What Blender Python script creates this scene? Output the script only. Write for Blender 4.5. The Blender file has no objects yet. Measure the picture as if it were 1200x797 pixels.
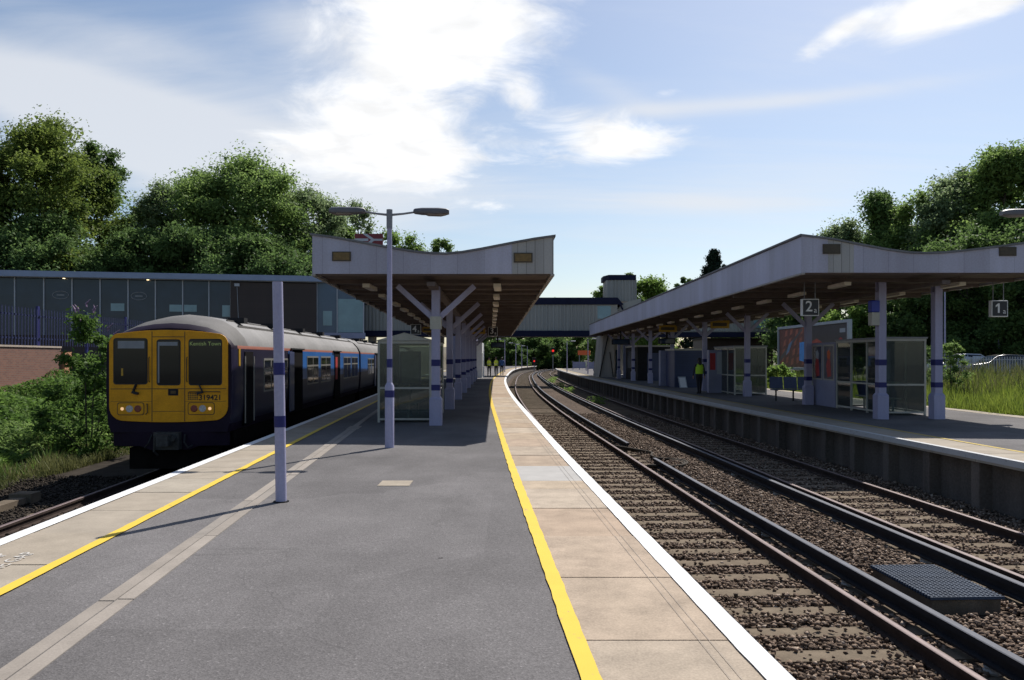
import bpy, math, random
import numpy as np
from mathutils import Vector, Matrix
random.seed(7); RNG = np.random.default_rng(7)
scene = bpy.context.scene
COL = scene.collection
R = math.radians
PI = math.pi

# ------------------------------------------------------------------ helpers
class MB:
    """collects shapes, then links them as one mesh object"""
    def __init__(s): s.v = []; s.f = []; s.m = []
    def add(s, verts, faces, mi=0):
        o = len(s.v); s.v += [tuple(p) for p in verts]
        for f in faces: s.f.append([i + o for i in f]); s.m.append(mi)
        return s
    def box(s, x0, x1, y0, y1, z0, z1, mi=0):
        v = [(x0,y0,z0),(x1,y0,z0),(x1,y1,z0),(x0,y1,z0),(x0,y0,z1),(x1,y0,z1),(x1,y1,z1),(x0,y1,z1)]
        return s.add(v, [(0,3,2,1),(4,5,6,7),(0,1,5,4),(1,2,6,5),(2,3,7,6),(3,0,4,7)], mi)
    def bar(s, p, q, w, h, mi=0, up=(0,0,1)):
        p = Vector(p); q = Vector(q); d = (q-p).normalized(); up = Vector(up)
        if abs(d.dot(up)) > .98: up = Vector((0,1,0))
        a = d.cross(up).normalized()*w/2; b = a.cross(d).normalized()*h/2
        v = [p-a-b,p+a-b,p+a+b,p-a+b,q-a-b,q+a-b,q+a+b,q-a+b]
        return s.add(v, [(0,1,2,3),(7,6,5,4),(0,4,5,1),(1,5,6,2),(2,6,7,3),(3,7,4,0)], mi)
    def tube(s, pts, rad, n=10, mi=0, cap=True):
        pts = [Vector(p) for p in pts]
        if not hasattr(rad, '__len__'): rad = [rad]*len(pts)
        rings = []
        ref = None
        for i, p in enumerate(pts):
            d = (pts[min(i+1,len(pts)-1)] - pts[max(i-1,0)]).normalized()
            if ref is None:
                ref = Vector((1,0,0)) if abs(d.x) < .9 else Vector((0,1,0))
            a = (ref - d*ref.dot(d)).normalized(); ref = a; b = d.cross(a)
            rings.append([p + (a*math.cos(t)+b*math.sin(t))*rad[i] for t in [2*PI*k/n for k in range(n)]])
        o = len(s.v)
        for r in rings: s.v += [tuple(p) for p in r]
        for i in range(len(pts)-1):
            for k in range(n):
                k2 = (k+1) % n
                s.f.append([o+i*n+k, o+i*n+k2, o+(i+1)*n+k2, o+(i+1)*n+k]); s.m.append(mi)
        if cap:
            s.f.append([o+k for k in range(n)][::-1]); s.m.append(mi)
            s.f.append([o+(len(pts)-1)*n+k for k in range(n)]); s.m.append(mi)
        return s
    def prism(s, poly, axis, a0, a1, mi=0):
        """poly: 2D list; axis 'y': poly in (x,z); 'x': (y,z); 'z': (x,y)"""
        n = len(poly)
        def P(u, w, a): return {'y': (u,a,w), 'x': (a,u,w), 'z': (u,w,a)}[axis]
        v = [P(u,w,a0) for u,w in poly] + [P(u,w,a1) for u,w in poly]
        f = [list(range(n))[::-1], [n+i for i in range(n)]]
        f += [[i,(i+1)%n,n+(i+1)%n,n+i] for i in range(n)]
        return s.add(v, f, mi)
    def loft(s, rings, mi=0, closed=True, cap=True, mats=None):
        n = len(rings[0]); o = len(s.v)
        for r in rings: s.v += [tuple(p) for p in r]
        for i in range(len(rings)-1):
            for k in range(n if closed else n-1):
                k2 = (k+1) % n
                s.f.append([o+i*n+k, o+i*n+k2, o+(i+1)*n+k2, o+(i+1)*n+k])
                s.m.append(mats(i,k) if mats else mi)
        if cap and closed:
            s.f.append([o+k for k in range(n)][::-1]); s.m.append(mi)
            s.f.append([o+(len(rings)-1)*n+k for k in range(n)]); s.m.append(mi)
        return s
    def ball(s, c, r, n=10, mi=0, sc=(1,1,1)):
        m = n//2; rings = []
        for i in range(m+1):
            t = PI*(i+.02)/(m+.04)
            rings.append([(c[0]+r*sc[0]*math.sin(t)*math.cos(2*PI*k/n), c[1]+r*sc[1]*math.sin(t)*math.sin(2*PI*k/n), c[2]-r*sc[2]*math.cos(t)) for k in range(n)])
        return s.loft(rings, mi)
    def build(s, name, mat, parent=None, org=None, smooth=False, bevel=0, world=False):
        v = s.v
        if world:
            org = org if org is not None else (parent.location if parent else None)
        if org is not None:
            ox, oy, oz = org; v = [(a-ox,b-oy,c-oz) for a,b,c in v]
        me = bpy.data.meshes.new(name); me.from_pydata(v, [], s.f); 
        mats = mat if isinstance(mat, (list,tuple)) else [mat]
        for m in mats: me.materials.append(m)
        if len(mats) > 1: me.polygons.foreach_set('material_index', s.m)
        import bmesh
        bm = bmesh.new(); bm.from_mesh(me)
        bmesh.ops.recalc_face_normals(bm, faces=bm.faces); bm.to_mesh(me); bm.free()
        if smooth:
            me.polygons.foreach_set('use_smooth', [True]*len(me.polygons))
            try: me.set_sharp_from_angle(angle=R(40))
            except Exception: pass
        o = bpy.data.objects.new(name, me); COL.objects.link(o)
        if parent: o.parent = parent
        elif org is not None: o.location = org
        if bevel:
            b = o.modifiers.new('bevel','BEVEL'); b.width = bevel; b.segments = 2; b.limit_method = 'ANGLE'
        return o

def rawmesh(name, verts, faces_n, mat, parent=None, org=None, smooth=False):
    """verts (N,3) numpy, faces given as vertices in order, faces_n per face"""
    me = bpy.data.meshes.new(name)
    n = len(verts); nf = n//faces_n
    if org is not None: verts = verts - np.array(org)
    me.vertices.add(n); me.vertices.foreach_set('co', verts.astype(np.float32).ravel())
    me.loops.add(n); me.loops.foreach_set('vertex_index', np.arange(n, dtype=np.int32))
    me.polygons.add(nf); me.polygons.foreach_set('loop_start', np.arange(nf, dtype=np.int32)*faces_n)
    try: me.polygons.foreach_set('loop_total', np.full(nf, faces_n, dtype=np.int32))
    except Exception: pass
    me.update(calc_edges=True)
    me.materials.append(mat)
    o = bpy.data.objects.new(name, me); COL.objects.link(o)
    if parent: o.parent = parent
    elif org is not None: o.location = org
    return o

def idxmesh(name, verts, faces, mat, parent=None, org=None, smooth=False):
    me = bpy.data.meshes.new(name)
    if org is not None: verts = verts - np.array(org)
    nf, k = faces.shape
    me.vertices.add(len(verts)); me.vertices.foreach_set('co', verts.astype(np.float32).ravel())
    me.loops.add(nf*k); me.loops.foreach_set('vertex_index', faces.astype(np.int32).ravel())
    me.polygons.add(nf); me.polygons.foreach_set('loop_start', np.arange(nf, dtype=np.int32)*k)
    try: me.polygons.foreach_set('loop_total', np.full(nf, k, dtype=np.int32))
    except Exception: pass
    if smooth: me.polygons.foreach_set('use_smooth', np.ones(nf, dtype=bool))
    me.update(calc_edges=True); me.materials.append(mat)
    o = bpy.data.objects.new(name, me); COL.objects.link(o)
    if parent: o.parent = parent
    elif org is not None: o.location = org
    return o

def tag(o, label=None, cat=None, group=None, kind=None):
    if label: o['label'] = label
    if cat: o['category'] = cat
    if group: o['group'] = group
    if kind: o['kind'] = kind
    return o
def empty(name, loc=(0,0,0), label=None, cat=None, group=None, kind=None, rz=0):
    o = bpy.data.objects.new(name, None); COL.objects.link(o); o.location = loc
    o.empty_display_size = .2; o.rotation_euler = (0,0,rz)
    return tag(o, label, cat, group, kind)
def copy_tree(o, parent=None):
    c = o.copy(); COL.objects.link(c)
    if parent: c.parent = parent
    for ch in [q for q in o.children]: copy_tree(ch, c)
    return c
_font_cache = {}
def text(name, s, size, mat, parent, loc, rot=(0,0,0), depth=.004, align='CENTER', bold=0):
    cu = bpy.data.curves.new(name, 'FONT'); cu.body = s; cu.size = size; cu.extrude = depth/2
    cu.align_x = align; cu.align_y = 'CENTER'; cu.offset = bold
    t = bpy.data.objects.new('t', cu); COL.objects.link(t)
    me = bpy.data.meshes.new_from_object(t.evaluated_get(bpy.context.evaluated_depsgraph_get()))
    bpy.data.objects.remove(t); bpy.data.curves.remove(cu)
    me.name = name; me.materials.clear(); me.materials.append(mat)
    o = bpy.data.objects.new(name, me); COL.objects.link(o); o.parent = parent
    o.location = loc; o.rotation_euler = rot
    return o

# ------------------------------------------------------------------ materials
def newmat(name):
    m = bpy.data.materials.new(name); m.use_nodes = True
    nt = m.node_tree; b = nt.nodes['Principled BSDF']
    return m, nt, b
def N(nt, typ, **kw):
    n = nt.nodes.new(typ)
    for k, v in kw.items():
        if k in n.inputs.keys() if hasattr(n.inputs,'keys') else False: n.inputs[k].default_value = v
        else: setattr(n, k, v)
    return n
def c4(c): return (c[0], c[1], c[2], 1)
def mat(name, col, rough=.6, var=.25, scale=3., fine=40., bump=.0, metal=0., spec=.5, streak=False, dirt=None, coat=0., island=0.):
    """weathered surface: broad and fine noise vary the colour, optional bump / vertical streaks / dirt colour"""
    m, nt, b = newmat(name); L = nt.links.new
    tc = N(nt,'ShaderNodeTexCoord')
    mp = N(nt,'ShaderNodeMapping'); L(tc.outputs['Object'], mp.inputs['Vector'])
    if streak: mp.inputs['Scale'].default_value = (1,1,.12)
    n1 = N(nt,'ShaderNodeTexNoise'); n1.inputs['Scale'].default_value = scale; n1.inputs['Detail'].default_value = 5; n1.inputs['Roughness'].default_value = .6
    L(mp.outputs['Vector'], n1.inputs['Vector'])
    n2 = N(nt,'ShaderNodeTexNoise'); n2.inputs['Scale'].default_value = fine; n2.inputs['Detail'].default_value = 3
    L(tc.outputs['Object'], n2.inputs['Vector'])
    ad = N(nt,'ShaderNodeMath', operation='MULTIPLY_ADD'); L(n2.outputs['Fac'], ad.inputs[0]); ad.inputs[1].default_value = .5; L(n1.outputs['Fac'], ad.inputs[2])
    rp = N(nt,'ShaderNodeMapRange'); L(ad.outputs[0], rp.inputs['Value']); rp.inputs['From Min'].default_value = .5; rp.inputs['From Max'].default_value = 1.; 
    lo = [c*(1-var) for c in col]; hi = [min(1,c*(1+var)) for c in col]
    if dirt: lo = dirt
    mx = N(nt,'ShaderNodeMix', data_type='RGBA'); L(rp.outputs[0], mx.inputs['Factor'])
    mx.inputs['A'].default_value = c4(lo); mx.inputs['B'].default_value = c4(hi)
    out = mx.outputs['Result']
    if island:
        g = N(nt,'ShaderNodeNewGeometry'); r2 = N(nt,'ShaderNodeMapRange'); L(g.outputs['Random Per Island'], r2.inputs['Value'])
        r2.inputs['To Min'].default_value = 1-island; r2.inputs['To Max'].default_value = 1+island
        vm = N(nt,'ShaderNodeVectorMath', operation='SCALE'); L(out, vm.inputs[0]); L(r2.outputs[0], vm.inputs['Scale']); out = vm.outputs[0]
    L(out, b.inputs['Base Color'])
    b.inputs['Roughness'].default_value = rough; b.inputs['Metallic'].default_value = metal
    b.inputs['Specular IOR Level'].default_value = spec
    if coat: b.inputs['Coat Weight'].default_value = coat; b.inputs['Coat Roughness'].default_value = .08
    if bump:
        bp = N(nt,'ShaderNodeBump'); bp.inputs['Strength'].default_value = min(1,bump); bp.inputs['Distance'].default_value = .01
        L(ad.outputs[0], bp.inputs['Height']); L(bp.outputs[0], b.inputs['Normal'])
    return m
def emit(name, col, st):
    m, nt, b = newmat(name); b.inputs['Base Color'].default_value = c4(col)
    b.inputs['Emission Color'].default_value = c4(col); b.inputs['Emission Strength'].default_value = st
    return m
def leafmat(name, dark, light, trans=.35, rough=.55):
    m, nt, b = newmat(name); L = nt.links.new
    g = N(nt,'ShaderNodeNewGeometry'); tc = N(nt,'ShaderNodeTexCoord')
    n1 = N(nt,'ShaderNodeTexNoise'); n1.inputs['Scale'].default_value = .35; n1.inputs['Detail'].default_value = 2; L(tc.outputs['Object'], n1.inputs['Vector'])
    ad = N(nt,'ShaderNodeMath', operation='MULTIPLY_ADD'); L(g.outputs['Random Per Island'], ad.inputs[0]); ad.inputs[1].default_value = .6
    r2 = N(nt,'ShaderNodeMapRange'); L(n1.outputs['Fac'], r2.inputs['Value']); r2.inputs['From Min'].default_value=.35; r2.inputs['From Max'].default_value=.65; r2.inputs['To Max'].default_value=.5
    L(r2.outputs[0], ad.inputs[2])
    mx = N(nt,'ShaderNodeMix', data_type='RGBA'); L(ad.outputs[0], mx.inputs['Factor']); mx.inputs['A'].default_value = c4(dark); mx.inputs['B'].default_value = c4(light)
    L(mx.outputs['Result'], b.inputs['Base Color']); b.inputs['Roughness'].default_value = rough; b.inputs['Specular IOR Level'].default_value = .10
    t = N(nt,'ShaderNodeBsdfTranslucent'); L(mx.outputs['Result'], t.inputs['Color'])
    ms = N(nt,'ShaderNodeMixShader'); ms.inputs[0].default_value = trans
    L(b.outputs[0], ms.inputs[1]); L(t.outputs[0], ms.inputs[2]); L(ms.outputs[0], nt.nodes['Material Output'].inputs['Surface'])
    return m
def glassmat(name, tint=(.75,.8,.78), refl=1.45, haze=.12, hazecol=(.4,.42,.42)):
    m, nt, b = newmat(name); L = nt.links.new
    tr = N(nt,'ShaderNodeBsdfTransparent'); tr.inputs[0].default_value = c4(tint)
    gl = N(nt,'ShaderNodeBsdfGlossy'); gl.inputs['Roughness'].default_value = .03
    fr = N(nt,'ShaderNodeFresnel'); fr.inputs['IOR'].default_value = refl
    df = N(nt,'ShaderNodeBsdfDiffuse'); df.inputs[0].default_value = c4(hazecol)
    m1 = N(nt,'ShaderNodeMixShader'); m1.inputs[0].default_value = haze; L(tr.outputs[0], m1.inputs[1]); L(df.outputs[0], m1.inputs[2])
    m2 = N(nt,'ShaderNodeMixShader'); L(fr.outputs[0], m2.inputs[0]); L(m1.outputs[0], m2.inputs[1]); L(gl.outputs[0], m2.inputs[2])
    L(m2.outputs[0], nt.nodes['Material Output'].inputs['Surface'])
    return m
def linemat(name, col, axis, spacing, width=.03, depth=.45, rough=.5, var=.15, dirtcol=None):
    """boarded paint: thin dark joints every «spacing» metres along one object axis, with dirty runs"""
    m = mat(name, col, rough, var, scale=1.2, fine=25, streak=True, dirt=dirtcol)
    nt = m.node_tree; L = nt.links.new; b = nt.nodes['Principled BSDF']
    src = b.inputs['Base Color'].links[0].from_socket
    tc = N(nt,'ShaderNodeTexCoord'); sp = N(nt,'ShaderNodeSeparateXYZ'); L(tc.outputs['Object'], sp.inputs[0])
    dv = N(nt,'ShaderNodeMath', operation='DIVIDE'); L(sp.outputs[axis], dv.inputs[0]); dv.inputs[1].default_value = spacing
    fr = N(nt,'ShaderNodeMath', operation='FRACT'); L(dv.outputs[0], fr.inputs[0])
    lt = N(nt,'ShaderNodeMath', operation='LESS_THAN'); L(fr.outputs[0], lt.inputs[0]); lt.inputs[1].default_value = width/spacing
    fl = N(nt,'ShaderNodeMath', operation='FLOOR'); L(dv.outputs[0], fl.inputs[0])
    wn = N(nt,'ShaderNodeTexWhiteNoise', noise_dimensions='1D'); L(fl.outputs[0], wn.inputs['W'])
    mr = N(nt,'ShaderNodeMapRange'); L(wn.outputs['Value'], mr.inputs['Value']); mr.inputs['To Min'].default_value = .9; mr.inputs['To Max'].default_value = 1.06
    ml = N(nt,'ShaderNodeMath', operation='MULTIPLY'); L(lt.outputs[0], ml.inputs[0]); ml.inputs[1].default_value = -depth
    sm = N(nt,'ShaderNodeMath', operation='ADD'); L(ml.outputs[0], sm.inputs[0]); L(mr.outputs[0], sm.inputs[1])
    vs = N(nt,'ShaderNodeVectorMath', operation='SCALE'); L(src, vs.inputs[0]); L(sm.outputs[0], vs.inputs['Scale'])
    L(vs.outputs[0], b.inputs['Base Color'])
    return m
def brickmat(name):
    m, nt, b = newmat(name); L = nt.links.new
    tc = N(nt,'ShaderNodeTexCoord'); sp = N(nt,'ShaderNodeSeparateXYZ'); L(tc.outputs['Object'], sp.inputs[0])
    ad = N(nt,'ShaderNodeMath', operation='ADD'); L(sp.outputs[0], ad.inputs[0]); L(sp.outputs[1], ad.inputs[1])
    cb = N(nt,'ShaderNodeCombineXYZ'); L(ad.outputs[0], cb.inputs[0]); L(sp.outputs[2], cb.inputs[1])
    br = N(nt,'ShaderNodeTexBrick'); L(cb.outputs[0], br.inputs['Vector'])
    br.inputs['Color1'].default_value = (.20,.085,.055,1); br.inputs['Color2'].default_value = (.135,.056,.04,1); br.inputs['Mortar'].default_value = (.15,.12,.10,1)
    br.inputs['Scale'].default_value = 1; br.inputs['Mortar Size'].default_value = .008; br.inputs['Brick Width'].default_value = .225; br.inputs['Row Height'].default_value = .075
    L(br.outputs['Color'], b.inputs['Base Color']); b.inputs['Roughness'].default_value = .9
    return m

M = {}
def asphalt():
    m, nt, b = newmat('asphalt'); L = nt.links.new
    tc = N(nt,'ShaderNodeTexCoord')
    big = N(nt,'ShaderNodeTexNoise'); big.inputs['Scale'].default_value = .35; big.inputs['Detail'].default_value = 6; big.inputs['Roughness'].default_value = .65; L(tc.outputs['Object'], big.inputs['Vector'])
    mp = N(nt,'ShaderNodeMapping'); mp.inputs['Scale'].default_value = (1,.35,1); L(tc.outputs['Object'], mp.inputs['Vector'])
    mid = N(nt,'ShaderNodeTexNoise'); mid.inputs['Scale'].default_value = 2.2; mid.inputs['Detail'].default_value = 4; L(mp.outputs[0], mid.inputs['Vector'])
    vo = N(nt,'ShaderNodeTexVoronoi'); vo.inputs['Scale'].default_value = 95; L(tc.outputs['Object'], vo.inputs['Vector'])
    fi = N(nt,'ShaderNodeTexNoise'); fi.inputs['Scale'].default_value = 160; fi.inputs['Detail'].default_value = 2; L(tc.outputs['Object'], fi.inputs['Vector'])
    r1 = N(nt,'ShaderNodeMapRange'); L(big.outputs['Fac'], r1.inputs['Value']); r1.inputs['From Min'].default_value=.3; r1.inputs['From Max'].default_value=.7; r1.inputs['To Min'].default_value=.76; r1.inputs['To Max'].default_value=1.2
    r2 = N(nt,'ShaderNodeMapRange'); L(mid.outputs['Fac'], r2.inputs['Value']); r2.inputs['From Min'].default_value=.3; r2.inputs['From Max'].default_value=.7; r2.inputs['To Min'].default_value=.92; r2.inputs['To Max'].default_value=1.07
    sx = N(nt,'ShaderNodeSeparateColor'); L(vo.outputs['Color'], sx.inputs[0])
    r3 = N(nt,'ShaderNodeMapRange'); L(sx.outputs[0], r3.inputs['Value']); r3.inputs['To Min'].default_value=.80; r3.inputs['To Max'].default_value=1.20
    r4 = N(nt,'ShaderNodeMapRange'); L(sx.outputs[1], r4.inputs['Value']); r4.inputs['From Min'].default_value=.965; r4.inputs['From Max'].default_value=.97; r4.inputs['To Min'].default_value=1; r4.inputs['To Max'].default_value=1.35
    a = N(nt,'ShaderNodeMath', operation='MULTIPLY'); L(r1.outputs[0], a.inputs[0]); L(r2.outputs[0], a.inputs[1])
    c = N(nt,'ShaderNodeMath', operation='MULTIPLY'); L(a.outputs[0], c.inputs[0]); L(r3.outputs[0], c.inputs[1])
    d = N(nt,'ShaderNodeMath', operation='MULTIPLY'); L(c.outputs[0], d.inputs[0]); L(r4.outputs[0], d.inputs[1])
    pv = N(nt,'ShaderNodeTexVoronoi'); pv.inputs['Scale'].default_value = .28; pv.distance = 'CHEBYCHEV'; L(tc.outputs['Object'], pv.inputs['Vector'])
    ps = N(nt,'ShaderNodeSeparateColor'); L(pv.outputs['Color'], ps.inputs[0])
    pr_ = N(nt,'ShaderNodeMapRange'); L(ps.outputs[0], pr_.inputs['Value']); pr_.inputs['To Min'].default_value=.91; pr_.inputs['To Max'].default_value=1.07
    gv = N(nt,'ShaderNodeTexVoronoi'); gv.inputs['Scale'].default_value = 2.3; L(tc.outputs['Object'], gv.inputs['Vector'])
    gs = N(nt,'ShaderNodeSeparateColor'); L(gv.outputs['Color'], gs.inputs[0])
    gd = N(nt,'ShaderNodeMath', operation='LESS_THAN'); L(gv.outputs['Distance'], gd.inputs[0]); gd.inputs[1].default_value = .055
    gk = N(nt,'ShaderNodeMath', operation='GREATER_THAN'); L(gs.outputs[1], gk.inputs[0]); gk.inputs[1].default_value = .55
    gm_ = N(nt,'ShaderNodeMath', operation='MULTIPLY'); L(gd.outputs[0], gm_.inputs[0]); L(gk.outputs[0], gm_.inputs[1])
    gr_ = N(nt,'ShaderNodeMath', operation='SUBTRACT'); L(gs.outputs[2], gr_.inputs[0]); gr_.inputs[1].default_value = .55
    ga = N(nt,'ShaderNodeMath', operation='MULTIPLY_ADD'); L(gm_.outputs[0], ga.inputs[0]); L(gr_.outputs[0], ga.inputs[1]); ga.inputs[2].default_value = 1.
    cn = N(nt,'ShaderNodeTexNoise'); cn.inputs['Scale'].default_value = 1.1; cn.inputs['Detail'].default_value = 3; L(tc.outputs['Object'], cn.inputs['Vector'])
    ca = N(nt,'ShaderNodeVectorMath', operation='MULTIPLY_ADD'); L(cn.outputs['Color'], ca.inputs[0]); ca.inputs[1].default_value = (.9,.9,0); L(tc.outputs['Object'], ca.inputs[2])
    cv = N(nt,'ShaderNodeTexVoronoi', feature='DISTANCE_TO_EDGE'); cv.inputs['Scale'].default_value = .22; L(ca.outputs[0], cv.inputs['Vector'])
    ck = N(nt,'ShaderNodeMapRange'); L(cv.outputs['Distance'], ck.inputs['Value']); ck.inputs['From Max'].default_value = .0022; ck.inputs['To Min'].default_value = .86; ck.inputs['To Max'].default_value = 1.
    e1 = N(nt,'ShaderNodeMath', operation='MULTIPLY'); L(d.outputs[0], e1.inputs[0]); L(pr_.outputs[0], e1.inputs[1])
    e2 = N(nt,'ShaderNodeMath', operation='MULTIPLY'); L(e1.outputs[0], e2.inputs[0]); L(ga.outputs[0], e2.inputs[1])
    e3 = N(nt,'ShaderNodeMath', operation='MULTIPLY'); L(e2.outputs[0], e3.inputs[0]); L(ck.outputs[0], e3.inputs[1]); d = e3
    vs = N(nt,'ShaderNodeVectorMath', operation='SCALE'); vs.inputs[0].default_value = ASPHALT; L(d.outputs[0], vs.inputs['Scale'])
    L(vs.outputs[0], b.inputs['Base Color']); b.inputs['Roughness'].default_value = .93; b.inputs['Specular IOR Level'].default_value = .12
    bp = N(nt,'ShaderNodeBump'); bp.inputs['Strength'].default_value = .5; bp.inputs['Distance'].default_value = .004
    L(vo.outputs['Distance'], bp.inputs['Height']); L(bp.outputs[0], b.inputs['Normal'])
    return m
def slabmat(name, cols, joint=None, worn=.2):
    """concrete slabs: every slab (mesh island) its own tone, stains and pits"""
    m, nt, b = newmat(name); L = nt.links.new
    tc = N(nt,'ShaderNodeTexCoord'); g = N(nt,'ShaderNodeNewGeometry')
    cr = N(nt,'ShaderNodeValToRGB'); L(g.outputs['Random Per Island'], cr.inputs[0])
    e = cr.color_ramp.elements; e[0].color = c4(cols[0]); e[1].color = c4(cols[-1])
    for i, c in enumerate(cols[1:-1]):
        q = e.new((i+1)/(len(cols)-1)); q.color = c4(c)
    n1 = N(nt,'ShaderNodeTexNoise'); n1.inputs['Scale'].default_value = 2.5; n1.inputs['Detail'].default_value = 7; n1.inputs['Roughness'].default_value = .65; L(tc.outputs['Object'], n1.inputs['Vector'])
    n2 = N(nt,'ShaderNodeTexNoise'); n2.inputs['Scale'].default_value = 70; n2.inputs['Detail'].default_value = 3; L(tc.outputs['Object'], n2.inputs['Vector'])
    ad = N(nt,'ShaderNodeMath', operation='MULTIPLY_ADD'); L(n2.outputs['Fac'], ad.inputs[0]); ad.inputs[1].default_value = .6; L(n1.outputs['Fac'], ad.inputs[2])
    r1 = N(nt,'ShaderNodeMapRange'); L(ad.outputs[0], r1.inputs['Value']); r1.inputs['From Min'].default_value=.5; r1.inputs['From Max'].default_value=1.1; r1.inputs['To Min'].default_value=1-worn; r1.inputs['To Max'].default_value=1+worn
    vs = N(nt,'ShaderNodeVectorMath', operation='SCALE'); L(cr.outputs[0], vs.inputs[0]); L(r1.outputs[0], vs.inputs['Scale'])
    L(vs.outputs[0], b.inputs['Base Color']); b.inputs['Roughness'].default_value = .9; b.inputs['Specular IOR Level'].default_value = .2
    bp = N(nt,'ShaderNodeBump'); bp.inputs['Strength'].default_value = .35; bp.inputs['Distance'].default_value = .005; L(ad.outputs[0], bp.inputs['Height']); L(bp.outputs[0], b.inputs['Normal'])
    return m
def paintline(name, col, under, wear=.62):
    m, nt, b = newmat(name); L = nt.links.new
    tc = N(nt,'ShaderNodeTexCoord')
    n1 = N(nt,'ShaderNodeTexNoise'); n1.inputs['Scale'].default_value = 9; n1.inputs['Detail'].default_value = 8; n1.inputs['Roughness'].default_value = .75; L(tc.outputs['Object'], n1.inputs['Vector'])
    r1 = N(nt,'ShaderNodeMapRange'); L(n1.outputs['Fac'], r1.inputs['Value']); r1.inputs['From Min'].default_value=wear; r1.inputs['From Max'].default_value=wear+.06
    n2 = N(nt,'ShaderNodeTexNoise'); n2.inputs['Scale'].default_value = 3; n2.inputs['Detail'].default_value = 4; L(tc.outputs['Object'], n2.inputs['Vector'])
    m0 = N(nt,'ShaderNodeMix', data_type='RGBA'); L(n2.outputs['Fac'], m0.inputs['Factor']); m0.inputs['A'].default_value = c4([c*.8 for c in col]); m0.inputs['B'].default_value = c4(col)
    mx = N(nt,'ShaderNodeMix', data_type='RGBA'); L(r1.outputs[0], mx.inputs['Factor']); L(m0.outputs['Result'], mx.inputs['A']); mx.inputs['B'].default_value = c4(under)
    L(mx.outputs['Result'], b.inputs['Base Color']); b.inputs['Roughness'].default_value = .75; b.inputs['Specular IOR Level'].default_value = .25
    return m
def ballastmat(name, scale=20.):
    m, nt, b = newmat(name); L = nt.links.new
    tc = N(nt,'ShaderNodeTexCoord')
    vo = N(nt,'ShaderNodeTexVoronoi'); vo.inputs['Scale'].default_value = scale; L(tc.outputs['Object'], vo.inputs['Vector'])
    sx = N(nt,'ShaderNodeSeparateColor'); L(vo.outputs['Color'], sx.inputs[0])
    cr = N(nt,'ShaderNodeValToRGB'); L(sx.outputs[0], cr.inputs[0]); e = cr.color_ramp.elements
    e[0].color = (.03,.021,.016,1); e[1].color = (.17,.122,.09,1); q = e.new(.55); q.color = (.09,.064,.047,1)
    n1 = N(nt,'ShaderNodeTexNoise'); n1.inputs['Scale'].default_value = .5; n1.inputs['Detail'].default_value = 4; L(tc.outputs['Object'], n1.inputs['Vector'])
    r1 = N(nt,'ShaderNodeMapRange'); L(n1.outputs['Fac'], r1.inputs['Value']); r1.inputs['From Min'].default_value=.3; r1.inputs['From Max'].default_value=.7; r1.inputs['To Min'].default_value=.7; r1.inputs['To Max'].default_value=1.15
    vs = N(nt,'ShaderNodeVectorMath', operation='SCALE'); L(cr.outputs[0], vs.inputs[0]); L(r1.outputs[0], vs.inputs['Scale'])
    L(vs.outputs[0], b.inputs['Base Color']); b.inputs['Roughness'].default_value = .95; b.inputs['Specular IOR Level'].default_value = .15
    bp = N(nt,'ShaderNodeBump'); bp.inputs['Strength'].default_value = 1; bp.inputs['Distance'].default_value = .04; bp.invert = True
    L(vo.outputs['Distance'], bp.inputs['Height']); L(bp.outputs[0], b.inputs['Normal'])
    return m
def stonemat(name):
    m, nt, b = newmat(name); L = nt.links.new
    g = N(nt,'ShaderNodeNewGeometry'); cr = N(nt,'ShaderNodeValToRGB'); L(g.outputs['Random Per Island'], cr.inputs[0]); e = cr.color_ramp.elements
    e[0].color = (.058,.04,.029,1); e[1].color = (.42,.335,.26,1)
    for p, c in ((.3,(.12,.083,.058,1)),(.7,(.195,.138,.10,1)),(.93,(.27,.205,.155,1))):
        q = e.new(p); q.color = c
    L(cr.outputs[0], b.inputs['Base Color']); b.inputs['Roughness'].default_value = .92; b.inputs['Specular IOR Level'].default_value = .2
    return m
ASPHALT = (.138,.130,.129)
M['asphalt'] = asphalt()
M['slab'] = slabmat('concrete_slab', worn=.34, cols=[(.32,.25,.18),(.375,.30,.22),(.30,.22,.155),(.385,.32,.25),(.345,.26,.19),(.335,.285,.225)])
M['slab_far'] = slabmat('buff_slab', [(.29,.25,.20),(.32,.275,.22),(.30,.255,.20),(.335,.295,.24)], worn=.22)
M['strip'] = slabmat('duct_slab', [(.25,.22,.19),(.29,.255,.22),(.235,.21,.185)])
M['white_line'] = paintline('white_line_paint', (.74,.74,.73), (.42,.39,.35), .63)
M['white_worn'] = paintline('worn_white_paint', (.5,.5,.5), (.3,.28,.26), .58)
M['yellow_line'] = paintline('yellow_line_paint', (.70,.49,.055), (.33,.26,.13), .60)
M['yellow_worn'] = paintline('worn_yellow_paint', (.5,.36,.07), (.24,.2,.14), .55)
M['faint'] = paintline('faint_white_paint', (.55,.52,.48), (.42,.36,.29), .55)
M['ballast'] = ballastmat('ballast_bed')
M['stone'] = stonemat('ballast_stone')
M['dark_stone'] = mat('dark_stone', (.042,.034,.027), .95, .4, 8, 60, island=.6, spec=.1)
M['sleeper'] = mat('sleeper_concrete', (.142,.113,.082), .97, .4, 3, 60, .4, spec=.1)
M['rust'] = mat('rusty_rail_steel', (.045,.032,.027), .9, .35, 6, 60, .2, spec=.15)
M['railtop'] = mat('worn_rail_head', (.15,.11,.105), .6, .3, 2, 30, metal=.2, spec=.35)
M['thirdtop'] = mat('conductor_rail_head', (.075,.08,.10), .7, .25, 2, 30, spec=.3)
M['dark_iron'] = mat('dark_iron', (.018,.018,.021), .75, .3, 5, 40, spec=.2)
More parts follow.
